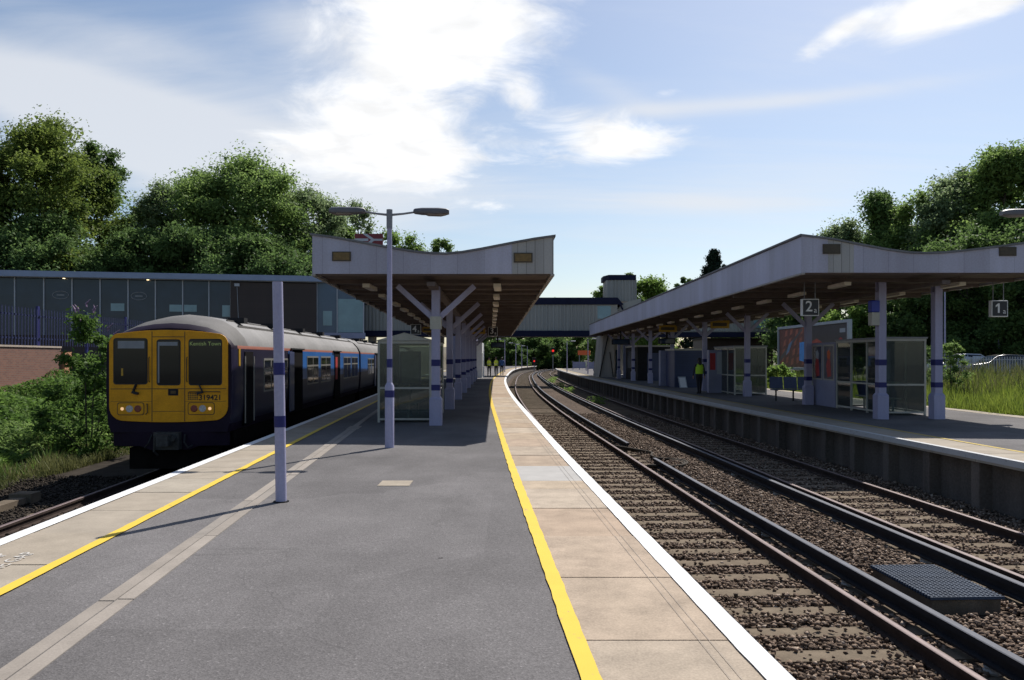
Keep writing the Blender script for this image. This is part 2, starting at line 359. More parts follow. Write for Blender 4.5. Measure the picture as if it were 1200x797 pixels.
M['oily'] = mat('oily_ballast', (.034,.028,.022), .97, .5, 2, 50, .6, spec=.1)
M['black'] = mat('black_rubber', (.012,.012,.013), .7, .2)
M['cable'] = mat('cable_sheath', (.05,.04,.03), .85, .3, 8, spec=.2)
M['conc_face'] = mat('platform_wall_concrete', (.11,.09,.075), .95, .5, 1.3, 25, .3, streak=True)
M['conc'] = mat('pale_concrete', (.36,.335,.30), .9, .22, 1.5, 30, .2, streak=True)
M['post'] = mat('lilac_grey_paint', (.33,.32,.46), .5, .15, 2.5, 30, .05, streak=True)
M['navy'] = mat('navy_paint', (.018,.02,.12), .5, .2, 3, spec=.3)
M['navy_clad'] = mat('navy_cladding', (.013,.015,.038), .75, .2, 1, spec=.15)
M['grey_paint'] = mat('mid_grey_paint', (.22,.23,.25), .5, .15, 4)
M['lamp_grey'] = mat('lamp_head_grey', (.10,.10,.115), .45, .2, 4)
M['lens'] = mat('lamp_lens', (.17,.15,.14), .3, .2, 6)
M['fascia'] = linemat('lilac_fascia_board', (.43,.425,.515), 0, .62, .012, .25, .6, .1, dirtcol=(.33,.31,.36))
M['fascia_y'] = linemat('lilac_fascia_side', (.45,.45,.56), 1, 1.22, .012, .14, .6, .1, dirtcol=(.37,.36,.43))
M['fascia_bare'] = linemat('grey_beige_board', (.36,.345,.325), 0, .2, .02, .35, .7, .15)
M['soffit'] = mat('brown_soffit', (.115,.085,.07), .85, .3, 1.5, 20)
M['soffit_edge'] = mat('cream_eave_trim', (.34,.31,.28), .7, .2, 2)
M['beam'] = mat('dusty_brown_beam', (.12,.092,.08), .85, .25, 2)
M['rooftop'] = mat('grey_roof_felt', (.16,.16,.165), .9, .25, 1, 20)
M['light_box'] = mat('light_diffuser', (.62,.55,.44), .5, .1, 5)
M['sign_brown'] = mat('faded_yellow_sign', (.17,.105,.03), .6, .3, 12, 60)
M['sign_dark'] = mat('sign_dark_brown', (.06,.045,.025), .6, .3, 12)
M['sign_yellow'] = mat('yellow_sign', (.42,.24,.015), .5, .2, 5)
M['orange'] = mat('orange_sign', (.72,.13,.03), .5, .15, 5)
M['sign_black'] = mat('sign_black', (.012,.012,.018), .4, .2, 5)
M['white'] = mat('white_paint', (.74,.74,.74), .5, .08, 4)
M['arrow_red'] = mat('arrow_sign_red', (.17,.02,.025), .6, .15, 4)
M['arrow_white'] = mat('arrow_sign_white', (.42,.43,.45), .6, .1, 4)
M['red'] = mat('sign_red', (.40,.025,.03), .45, .15, 4)
M['cream'] = mat('cream_frame', (.42,.41,.36), .5, .12, 4)
M['glass'] = glassmat('shelter_glass', (.62,.68,.66), 1.45, .16, (.28,.32,.30))
M['poster_glass'] = mat('poster_dark', (.05,.055,.09), .25, .3, 4)
M['seat_blue'] = mat('blue_seat', (.045,.06,.13), .5, .2, 5)
M['panel_blue'] = mat('blue_panel', (.035,.05,.12), .5, .2, 2)
M['panel_lilac'] = mat('blue_grey_panel', (.24,.25,.36), .5, .15, 2)
M['clad'] = mat('beige_cladding', (.30,.29,.265), .6, .14, .8, 10, streak=True)
M['dark_brown'] = linemat('dark_brown_cladding', (.038,.024,.022), 2, .6, .02, .3, .6, .15)
M['bld_fascia'] = mat('blue_grey_fascia', (.24,.30,.43), .55, .1, 1)
M['bld_glass'] = mat('dark_window_glass', (.022,.038,.066), .05, .25, .6, spec=.3)
M['bld_glass_pale'] = mat('pale_blue_window_glass', (.20,.31,.35), .06, .15, 1, spec=.3)
M['mullion'] = mat('pale_mullion', (.38,.40,.44), .5, .1, 3)
M['brick'] = brickmat('brown_brick')
M['sunbrick'] = mat('sunlit_tint_brick', (.40,.19,.10), .9, .25, 6, 40)  # brick brightened so the colour itself carries sunlight on the pier
M['cap'] = mat('stone_coping', (.38,.31,.25), .9, .2, 3)
M['bark'] = mat('bark', (.07,.055,.042), .95, .35, 4, 30, .5)
M['grass_soil'] = mat('earth', (.085,.07,.045), .98, .45, .8, 20, .5)
M['carpark'] = mat('car_park_tarmac', (.09,.09,.09), .95, .2, 1, 30)
M['leaf_dark'] = leafmat('dark_leaves', (.05,.09,.03), (.16,.25,.075), .52)
M['leaf_mid'] = leafmat('mid_green_leaves', (.08,.14,.042), (.26,.37,.105), .55)
M['leaf_light'] = leafmat('light_green_leaves', (.08,.145,.033), (.25,.37,.085), .54)
M['leaf_gold'] = leafmat('golden_green_leaves', (.06,.105,.026), (.225,.285,.06), .52)
M['leaf_grey'] = leafmat('grey_green_leaves', (.10,.155,.075), (.29,.37,.18), .55)
M['conifer'] = leafmat('conifer_needles', (.008,.02,.013), (.025,.045,.028), .1)
M['bramble'] = leafmat('bramble_leaves', (.04,.085,.018), (.15,.25,.055), .48)
M['grass_dry'] = leafmat('dry_grass', (.055,.08,.022), (.18,.18,.07), .35)
M['grass_lush'] = leafmat('lush_grass', (.085,.14,.02), (.25,.30,.05), .45)
M['flower'] = mat('purple_flower', (.24,.15,.24), .7, .3, 10)
SUN_E, SKY_S, SKY_DUST, VEIL_S, CLOUD_S, EXPO = 4.7, .088, 1.0, .67, .86, 0.4
# ------------------------------------------------------------------ the lines everything follows (x across, y ahead, z = 0 on the platform)
F, HZ, CX, EYE = 919., 420., 600., 1.65
def spline(pts):
    x = np.array([p[0] for p in pts], float); y = np.array([p[1] for p in pts], float)
    n = len(x); h = np.diff(x); A = np.zeros((n,n)); b = np.zeros(n); A[0,0]=A[-1,-1]=1
    for i in range(1,n-1):
        A[i,i-1]=h[i-1]; A[i,i]=2*(h[i-1]+h[i]); A[i,i+1]=h[i]; b[i]=6*((y[i+1]-y[i])/h[i]-(y[i]-y[i-1])/h[i-1])
    m = np.linalg.solve(A,b)
    def f(t):
        t = float(t); i = int(np.clip(np.searchsorted(x,t)-1,0,n-2)); d = h[i]
        a = (x[i+1]-t)/d; c = (t-x[i])/d
        if t > x[-1]:
            s = (y[-1]-y[-2])/h[-1] + d*m[-2]/6; return y[-1] + s*(t-x[-1])
        if t < x[0]:
            s = (y[1]-y[0])/h[0] - d*m[1]/6; return y[0] + s*(t-x[0])
        return a*y[i]+c*y[i+1]+((a**3-a)*m[i]+(c**3-c)*m[i+1])*d*d/6
    return f
E = spline([(-8,2.05),(0,1.655),(7,1.29),(13,.985),(20.7,.64),(30.6,.22),(45,-.21),(57,-.42),(70,-.44),(92,-.2),(110,.2),(127,.95),(145,2.2),(166,5.0),(200,11.5),(260,27)])
Rt0 = spline([(-8,8.9),(0,8.6),(12,8.05),(18,7.8),(24,7.53),(30,7.28),(36,7.1),(50,6.74),(62,6.52),(79,6.38),(100,6.5),(127,7.1),(150,9.0)])
def Rt(y): return Rt0(y) if y < 127 else E(y)+6.12
def Lf(y): return -4.24-.0565*y if y < 80 else max(-8.76, -100)+ (y-80)*-.02 if y < 110 else E(y)-9.3
P_END = 168.
def ys(a, b, st): 
    n = max(2, int(round((b-a)/st))+1); return [a+(b-a)*i/(n-1) for i in range(n)]
def ribbon(mb, yy, fa, fb, z, mi=0, rag=0):
    o = len(mb.v)
    for y in yy: mb.v += [(fa(y)+random.uniform(-rag,rag),y,z), (fb(y)+random.uniform(-rag,rag),y,z)]
    for i in range(len(yy)-1):
        mb.f.append([o+2*i,o+2*i+1,o+2*i+3,o+2*i+2]); mb.m.append(mi)
    return mb
def wallrib(mb, yy, fx, z0, z1, mi=0):
    o = len(mb.v)
    for y in yy: mb.v += [(fx(y),y,z0), (fx(y),y,z1)]
    for i in range(len(yy)-1):
        mb.f.append([o+2*i,o+2*i+2,o+2*i+3,o+2*i+1]); mb.m.append(mi)
    return mb
def slabs(mb, yy0, yy1, pitch, fa, fb, z0, z1, gap=.012, jit=0):
    y = yy0
    while y < yy1:
        p = pitch*(1+random.uniform(-jit,jit)); y2 = min(yy1, y+p); a, b = y+gap/2, y2-gap/2
        dz = random.uniform(-.003,.003)
        v = [(fa(a),a,z0),(fb(a),a,z0),(fb(b),b,z0),(fa(b),b,z0),(fa(a),a,z1+dz),(fb(a),a,z1+dz),(fb(b),b,z1+dz),(fa(b),b,z1+dz)]
        mb.add(v, [(4,5,6,7),(0,1,5,4),(1,2,6,5),(2,3,7,6),(3,0,4,7)])
        y = y2
    return mb

# ------------------------------------------------------------------ ground, ballast, terrain
def gz(x, y):
    def sm(t): t = min(1,max(0,t)); return t*t*(3-2*t)
    z = -1.12
    if x < -10.2:
        z += 1.15*sm((-10.2-x)/9.5)
        if y > 55: z += 3.0*sm((y-66)/14.)*sm((-12.5-x)/2.5)
    if x > 13.5:
        z = -1.12 + (1.12-.25)*sm((x-13.8)/1.5) + .75*sm((x-16)/12.) + 5.*sm((x-48)/60.)
    z += 2.5*sm((y-150)/120.)*sm((abs(x-12)-16)/20.)
    return z
xs = [-900,-500,-250,-120,-80,-60,-50,-42,-36]+[-32+i*1.0 for i in range(0,22)]+[-10,-9.2,-5,0,5,10,13.5,14,14.5,15,15.6,17,18.5,20,22,24,26,28,31,36,42,48,56,70,90,120,250,500,900]
yv = [-60,-30,-10]+[i*2. for i in range(-4,50)]+[104,110,120,135,150,170,190,220,260,320,420,600,900,1300]
gm = MB(); nx = len(xs)
gm.v = [(x,y,gz(x,y)+(random.uniform(-.06,.06) if -22<x<-10.5 and 8<y<50 else 0)) for y in yv for x in xs]
for j in range(len(yv)-1):
    for i in range(nx-1):
        gm.f.append([j*nx+i,j*nx+i+1,(j+1)*nx+i+1,(j+1)*nx+i]); gm.m.append(0)
g = gm.build('ground', M['grass_soil'], smooth=True); tag(g, kind='structure')
bm_ = MB(); yy = ys(-8,300,4)
ribbon(bm_, yy, lambda y: E(y)-.05, lambda y: Rt(y)+.2, -.975)
bl = bm_.build('ballast', M['ballast']); tag(bl, kind='structure')
bm_ = MB(); ribbon(bm_, ys(-8,120,4), lambda y: Lf(y)-5.6, lambda y: Lf(y)+.2, -1.075)
tag(bm_.build('side_ballast', M['oily']), kind='structure')

# ------------------------------------------------------------------ platforms
pl = empty('platform', (0,0,0), kind='structure')
YA, YB = -6., P_END
yy = ys(YA,YB,2)
yl = lambda y: .96-.012*(y-5.5) if y < 18 else .81-.005*(y-18)
mb = MB(); ribbon(mb, yy, lambda y: Lf(y)+max(.55,yl(y))-.02, lambda y: E(y)-1.0, 0); mb.build('asphalt_surface', M['asphalt'], pl)
fa_, fb_ = (lambda y: E(y)-1.0+.004), (lambda y: E(y)-.004)
mb = slabs(MB(), YA, 10.55, 1.32, fa_, fb_, -.12, .004, jit=.04); slabs(mb, 12.0, YB, 1.32, fa_, fb_, -.12, .004, jit=.04); mb.build('coping_slabs', M['slab'], pl)
slabs(MB(), 10.55, 12.0, 1.45, fa_, fb_, -.12, .004).build('replaced_coping_slab', mat('pale_grey_slab',(.345,.33,.31),.9,.1,3,60), pl)
mb = slabs(MB(), YA, YB, 1.12, lambda y: Lf(y)+.004, lambda y: Lf(y)+max(.55,yl(y))-.02, -.12, .004, jit=.03); mb.build('coping_slabs', M['slab_far'], pl)
mb = MB(); wallrib(mb, yy, lambda y: E(y)-.18, -1.2, -.12); wallrib(mb, yy, lambda y: Lf(y)+.18, -1.2, -.12)
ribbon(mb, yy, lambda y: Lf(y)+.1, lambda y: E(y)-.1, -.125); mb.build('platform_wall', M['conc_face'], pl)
yl = lambda y: .96-.012*(y-5.5) if y < 18 else .81-.005*(y-18)
mb = MB(); ribbon(mb, ys(YA,120,.16), lambda y: Lf(y)+max(.55,yl(y))-.05, lambda y: Lf(y)+max(.55,yl(y))+.05, .0125, rag=.005); mb.build('yellow_line', M['yellow_line'], pl)
mb = MB(); ribbon(mb, ys(YA,YB,.16), lambda y: E(y)-1.095, lambda y: E(y)-.985, .0125, rag=.006); mb.build('yellow_line', M['yellow_line'], pl)
mb = MB(); ribbon(mb, ys(YA,YB,.2), lambda y: E(y)-.153, lambda y: E(y)-.003, .0125, rag=.004); wallrib(mb, ys(YA,YB,1.5), lambda y: E(y)+.001, -.07, .0125); mb.build('white_edge_line', M['white_line'], pl)
mb = MB(); ribbon(mb, ys(YA,YB,1.5), lambda y: Lf(y)-.001, lambda y: Lf(y)+.15, .0125); wallrib(mb, ys(YA,YB,1.5), lambda y: Lf(y)-.001, -.07, .0125); mb.build('white_edge_line', M['white_line'], pl)
# thin grooves in the coping near the right edge
mb = MB()
for o_ in (.27,.33): ribbon(mb, ys(YA,40,1.5), lambda y: E(y)-o_, lambda y: E(y)-o_+.0035, .0095)
mb.build('coping_groove', M['strip'], pl)
# cable duct: two rows of slabs across the asphalt
sx = lambda y: -2.385-.0795*y
mb = MB(); slabs(mb, YA, 18.2, 1.9, lambda y: sx(y), lambda y: sx(y)+.105, -.02, .006, .012, .03); slabs(mb, YA, 18.2, 1.9, lambda y: sx(y)+.118, lambda y: sx(y)+.225, -.02, .006, .012, .03)
slabs(mb, 18.2, 19.0, .8, lambda y: sx(y)-.02, lambda y: sx(y)+.26, -.02, .007); slabs(mb, 19.0, 34, 1.9, lambda y: sx(y)+.03, lambda y: sx(y)+.16, -.02, .006, .012)
mb.build('duct_slabs', M['strip'], pl)
# patched rectangles of asphalt
for (x0,x1,y0,y1) in ((-.9,.05,13.2,15.4),(-2.6,-1.4,7.7,8.6)):
    pass
cov = MB(); cov.box(-1.74,-1.33,10.12,10.55,-.02,.007); c_ = cov.build('inspection_cover', M['slab_far'], org=(-1.5,10.3,0)); tag(c_, 'pale rectangular inspection cover set flush in the grey asphalt', 'inspection cover')
tx = 'MIND THE GAP'
text('edge_lettering', tx, .17, M['faint'], pl, (Lf(6.2)+.56, 6.05, .0115), (0,0,R(93.2)), .001)
text('edge_lettering', tx, .17, M['faint'], pl, (Lf(6.2)+.36, 6.0, .0115), (0,0,R(93.2)), .001)

pr = empty('platform', (10,40,0), kind='structure')
def RB(y): return 14.95-.03*(y-10) if y < 60 else 13.45+(y-60)*.0
YRB = 129.
yy = ys(YA,YRB,2)
def rin(o_): return lambda y: min(Rt(y)+o_, RB(y)-.4)
mb = MB(); ribbon(mb, yy, lambda y: Rt(y)+.92, lambda y: RB(y)-.5, 0); mb.build('asphalt_surface', M['asphalt'], pr, world=True)
mb = slabs(MB(), YA, YRB, 1.3, lambda y: Rt(y)+.004, lambda y: Rt(y)+.916, -.13, .004, jit=.03); mb.build('coping_slabs', M['slab_far'], pr, world=True)
mb = slabs(MB(), YA, YRB, 1.3, lambda y: RB(y)-.496, lambda y: RB(y)-.004, -.13, .004, jit=.03); mb.build('coping_slabs', M['slab_far'], pr, world=True)
mb = MB(); ribbon(mb, ys(YA,YRB,1.5), lambda y: Rt(y)-.001, lambda y: Rt(y)+.11, .0125); wallrib(mb, ys(YA,YRB,1.5), lambda y: Rt(y)-.001, -.09, .0125); mb.build('white_edge_line', M['white_worn'], pr, world=True)
mb = MB(); ribbon(mb, ys(YA,YRB,1.5), lambda y: Rt(y)+.93, lambda y: Rt(y)+1.03, .008); mb.build('yellow_line', M['yellow_worn'], pr, world=True)
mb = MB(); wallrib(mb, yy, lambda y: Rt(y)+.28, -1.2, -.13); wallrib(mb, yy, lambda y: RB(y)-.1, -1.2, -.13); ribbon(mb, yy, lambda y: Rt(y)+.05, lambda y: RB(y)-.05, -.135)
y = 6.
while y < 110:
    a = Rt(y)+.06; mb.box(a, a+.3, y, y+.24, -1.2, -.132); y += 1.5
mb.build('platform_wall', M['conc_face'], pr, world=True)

# ------------------------------------------------------------------ tracks
def rail_mesh(fx, yy, zt, head, hh, foot, h, mi_top=1):
    prof = [(-foot/2,zt-h),(foot/2,zt-h),(foot/2,zt-h+.02),(.012,zt-h+.035),(.012,zt-hh),(head/2,zt-hh+.006),(head/2,zt-.006),(head/2-.01,zt),(-head/2+.01,zt),(-head/2,zt-.006),(-head/2,zt-hh+.006),(-.012,zt-hh),(-.012,zt-h+.035),(-foot/2,zt-h+.02)]
    mb = MB(); mb.loft([[(fx(y)+px,y,pz) for px,pz in prof] for y in yy], mats=lambda i,k: mi_top if k in (6,7,8) else 0)
    return mb
def track(fc, y0, y1, zr, cond, stones=True, label=None, near=(3,20), nsl=60, sl0=5., cond_gap=None):
    t = empty('railway_track', (fc(y0), y0, zr), kind='structure')
    yy = ys(y0,y1,2.)
    for s in (-.7525,.7525):
        rail_mesh(lambda y: fc(y)+s, yy, zr, .07, .05, .14, .16).build('rail', [M['rust'],M['railtop']], t, world=True, smooth=True)
    # sleepers: the nearest ones one by one, the far ones together
    sm = MB(); sm.prism([(-1.25,-.2),(1.25,-.2),(1.25,-.162),(1.22,-.152),(-1.22,-.152),(-1.25,-.162)], 'y', -.125, .125)
    first = None; y = sl0; k = 0; far = MB()
    while y < y1-1:
        if k < nsl:
            if first is None: first = sm.build('sleeper', M['sleeper'], t); s_ = first
            else: s_ = first.copy(); COL.objects.link(s_); s_.parent = t
            s_.location = (fc(y)-fc(y0), y-y0, random.uniform(-.012,.008)); s_.rotation_euler = (0,0,random.uniform(-.012,.012) - math.atan((fc(y+1)-fc(y-1))/2))
        else:
            far.add([(fc(y)+a,y+b,zr+c) for a,b,c in sm.v], sm.f)
        y += .62; k += 1
    tag(far.build('far_sleepers', M['sleeper'], t, world=True), kind='stuff')
    # conductor rail on its pots
    for (a,b) in cond[1]:
        rail_mesh(lambda y: fc(y)+cond[0], ys(a,b,2.), zr+.08, .088, .07, .12, .175).build('conductor_rail', [M['dark_iron'],M['thirdtop']], t, world=True)
    pots = MB(); y = cond[1][0][0]+.6
    for (a,b) in cond[1]:
        y = a+.5
        while y < min(b,60):
            x = fc(y)+cond[0]; pots.tube([(x,y,zr-.16),(x,y,zr-.14),(x,y,zr-.12),(x,y,zr-.105)], [.07,.08,.06,.075], 8); y += 2.5
    if pots.v: pots.build('insulator_pots', M['conc'], t, world=True)
    clips = MB(); y = sl0; k = 0
    while k < 30:
        for s in (-.7525,.7525):
            for e in (-.1,.1):
                x = fc(y)+s+e; clips.tube([(x-.03,y-.05,zr-.15),(x-.02,y,zr-.115),(x+.03,y+.02,zr-.12),(x+.02,y-.04,zr-.14)], .011, 5)
        y += .62; k += 1
    clips.build('rail_clips', M['rust'], t, world=True)
    return t
fc1 = lambda y: E(y)+1.50
fc2 = lambda y: Rt(y)-1.70
fc3 = lambda y: -6.35-.0565*y
track(fc1, -4, 290, -.80, (1.17, [(-4,18.7),(22.,290)]), nsl=62)
track(fc2, 2, 290, -.80, (-1.16, [(2,290)]), nsl=62, sl0=6)
track(fc3, 6, 118, -.90, (-1.16, [(6,9.)]), nsl=18, sl0=8)

# ballast stones, real ones where they are near enough to be told apart
def stones(pts, size):
    n = len(pts)
    base = np.array([(1,0,0),(0,1,0),(-1,0,0),(0,-1,0),(0,0,1),(0,0,-1)], float)
    fc = np.array([(0,1,4),(1,2,4),(2,3,4),(3,0,4),(1,0,5),(2,1,5),(3,2,5),(0,3,5)])
    V = base[None]*(size[:,None,None]*RNG.uniform(.55,1.15,(n,6,1))) 
    ax = RNG.normal(size=(n,3)); ax /= np.linalg.norm(ax,axis=1)[:,None]; an = RNG.uniform(0,6.28,n)
    c = np.cos(an)[:,None,None]; s = np.sin(an)[:,None,None]; a = ax[:,None,:]
    V = V*c + np.cross(np.broadcast_to(a,V.shape),V)*s + a*(np.sum(a*V,axis=2,keepdims=True))*(1-c)
    V[:,:,2] *= .8
    V = V + pts[:,None,:]
    Fc = fc[None]+ (np.arange(n)*6)[:,None,None]
    return V.reshape(-1,3), Fc.reshape(-1,3)
def scatter_track():
    P = []
    def rnd(n, y0, y1, pw=1.6):
        y = y0+(y1-y0)*RNG.random(n)**pw; return y
    n = 125000; y = rnd(n,4.6,36.,1.9); u = RNG.random(n)
    e = np.array([E(t) for t in np.linspace(-8,40,481)]); r = np.array([Rt(t) for t in np.linspace(-8,40,481)]); g_ = np.linspace(-8,40,481)
    ex = np.interp(y,g_,e); rx = np.interp(y,g_,r); x = ex+.05+u*(rx+.2-ex-.05)
    d1 = x-(ex+1.5); d2 = x-(rx-1.7)
    on1 = (np.abs(d1)<1.22); on2 = (np.abs(d2)<1.22)
    ph1 = ((y-5.)/.62)%1.; ph2 = ((y-6.)/.62)%1.
    sl = ((np.abs(ph1-.0)<.23)|(ph1>.77)) & on1 | ((np.abs(ph2)<.23)|(ph2>.77)) & on2
    rail = (np.abs(np.abs(d1)-.7525)<.075)|(np.abs(np.abs(d2)-.7525)<.075)|(np.abs(d1-1.17)<.07)|(np.abs(d2+1.16)<.07)
    keep = ~rail & (~sl | (RNG.random(n)<.09))
    # grate box
    keep &= ~((x>4.1)&(x<5.1)&(y>7.75)&(y<9.2))
    six = (d1>1.3)&(d2<-1.3)
    z = -.965+RNG.uniform(-.02,.035,n)+ np.where(six, .075*np.sin(np.clip((x-ex-2.8)/1.3,0,1)*np.pi),0) + np.where(sl&(on1|on2), .01,0)
    p = np.stack([x,y,z],1)[keep]
    return p
p = scatter_track(); V,Fc = stones(p, RNG.uniform(.02,.042,len(p)))
o = idxmesh('ballast_stones', V, Fc, M['stone']); tag(o, kind='stuff')
n = 14000; y = 9+RNG.random(n)*9; x = -4.0-.0565*y-5.9+RNG.random(n)*5.7
d3 = x-(-6.35-.0565*y); keep = ~((np.abs(np.abs(d3)-.7525)<.075)) & ~((np.abs(d3)<1.2)&((((y-8)/.62)%1<.22)|(((y-8)/.62)%1>.78)) )
p = np.stack([x,y,-1.06+RNG.uniform(-.02,.03,n)],1)[keep]; V,Fc = stones(p, RNG.uniform(.022,.045,len(p)))
o = idxmesh('side_ballast_stones', V, Fc, M['dark_stone']); tag(o, kind='stuff')

# grate on its timber box between the tracks
gr = empty('drain_grate', (4.6,8.58,-.885), 'blue grey plastic grating lid lying on a low box in the ballast', 'grate')
mb = MB(); mb.box(-.36,.36,-.6,.6,-.08,.08); mb.build('box', M['sleeper'], gr)
mb = MB(); a = -.357
while a < .381: mb.box(a-.006,a+.006,-.62,.62,.085,.115); a += .051
b_ = -.62
while b_ < .621: mb.box(-.386,.386,b_-.006,b_+.006,.0865,.1165); b_ += .051
mb.build('grating', mat('blue_grey_grp', (.05,.068,.10), .7, .25, 4, spec=.2), gr)
mb = MB(); mb.box(-.375,.375,-.615,.615,.0805,.084); mb.build('shade_sheet', M['dark_iron'], gr)  # solid dark sheet painting the shade beneath the open bars
gr.rotation_euler = (0,0,R(2.2)); 
# jumper cables looping across the gap in the conductor rail
for k in range(3):
    o_ = .045*k
    ctrl = [(2.92,22.4),(3.1,22.0),(3.5,21.6-o_),(3.72,21.0-o_),(3.62,20.35),(3.75-o_,19.9-o_),(4.0+o_,19.55),(4.12+o_,19.0-o_),(3.95+o_,18.55-o_),(3.6,18.35-o_),(3.3,18.3-o_),(3.16,18.3)]
    fx = spline([(i,c[0]) for i,c in enumerate(ctrl)]); fy = spline([(i,c[1]) for i,c in enumerate(ctrl)])
    mb = MB(); mb.tube([(fx(t),fy(t),-.895+.02*k+.015*math.sin(t*2)) for t in np.linspace(0,11,70)], .03, 8)
    c_ = mb.build('jumper_cable', M['cable'], org=(3.6,20,-.9), smooth=True)
    tag(c_, 'thick drab cable looping over the ballast between two conductor rail ends', 'cable', 'cables bridging the gap in the conductor rail')
mb = MB(); mb.box(0,.22,0,.8,0,.02); 
# concrete trough lid at far left by the side track
mb = MB(); mb.box(-.13,.13,-3,3,0,.14); mb.box(-.2,.2,2.9,3.25,-.02,.2)
o = mb.build('trough_lid', M['sleeper'], org=(0,0,0)); o.location = (-9.0,11.7,-1.08); o.rotation_euler = (0,0,R(3.2)); tag(o, 'weathered concrete trough edging lying beside the left hand track', 'trough')
# ------------------------------------------------------------------ canopies
def lerp(a,b,t): return a+(b-a)*t
def brace_mb(x0,z0,x1,z1,y): return MB().bar((x0,y,z0),(x1,y,z1),.09,.13)
def column(parent, x, y, top, braces=(.95,.75), collar=False, box=False):
    """one steel column with its bands, sleeve and two raking arms"""
    mb = MB(); w = .1
    for s in (-1,1): mb.box(x-w,x+w,y+s*w-.012,y+s*w+.012,0,top)
    mb.box(x-.012,x+.012,y-w+.0125,y+w-.0125,0,top)
    mb.box(x-w,x-w+.02,y-w+.0125,y+w-.0125,0,top-.3); mb.box(x+w-.02,x+w,y-w+.0125,y+w-.0125,0,top-.3)
    c = mb.build('column', M['post'], parent, world=True)
    for z0,z1 in ((1.46,1.62),(.86,1.0)): MB().box(x-w-.006,x+w+.006,y-w-.018,y+w+.018,z0,z1).build('band', M['navy'], c, org=parent.location)
    s = MB(); q = .15; s.prism([(x-q,y-q),(x+q,y-q),(x+q,y+q),(x-q,y+q)],'z',0,.64)
    s.loft([[(x-k,y-k,z),(x+k,y-k,z),(x+k,y+k,z),(x-k,y+k,z)] for k,z in ((q,.641),(.108,.71))])
    s.build('base_sleeve', M['post'], c, org=parent.location)
    if braces:
        for sgn in (-1,1):
            mb = MB().bar((x+sgn*.1,y,top-braces[1]),(x+sgn*braces[0],y,top+.02),.10,.13); mb.build('brace', M['post'], c, org=parent.location)
    if collar:
        k = MB(); k.box(x-.135,x+.135,y-.135,y+.135,2.37,2.68); k.build('collar', M['cream'], c, org=parent.location)
    return c
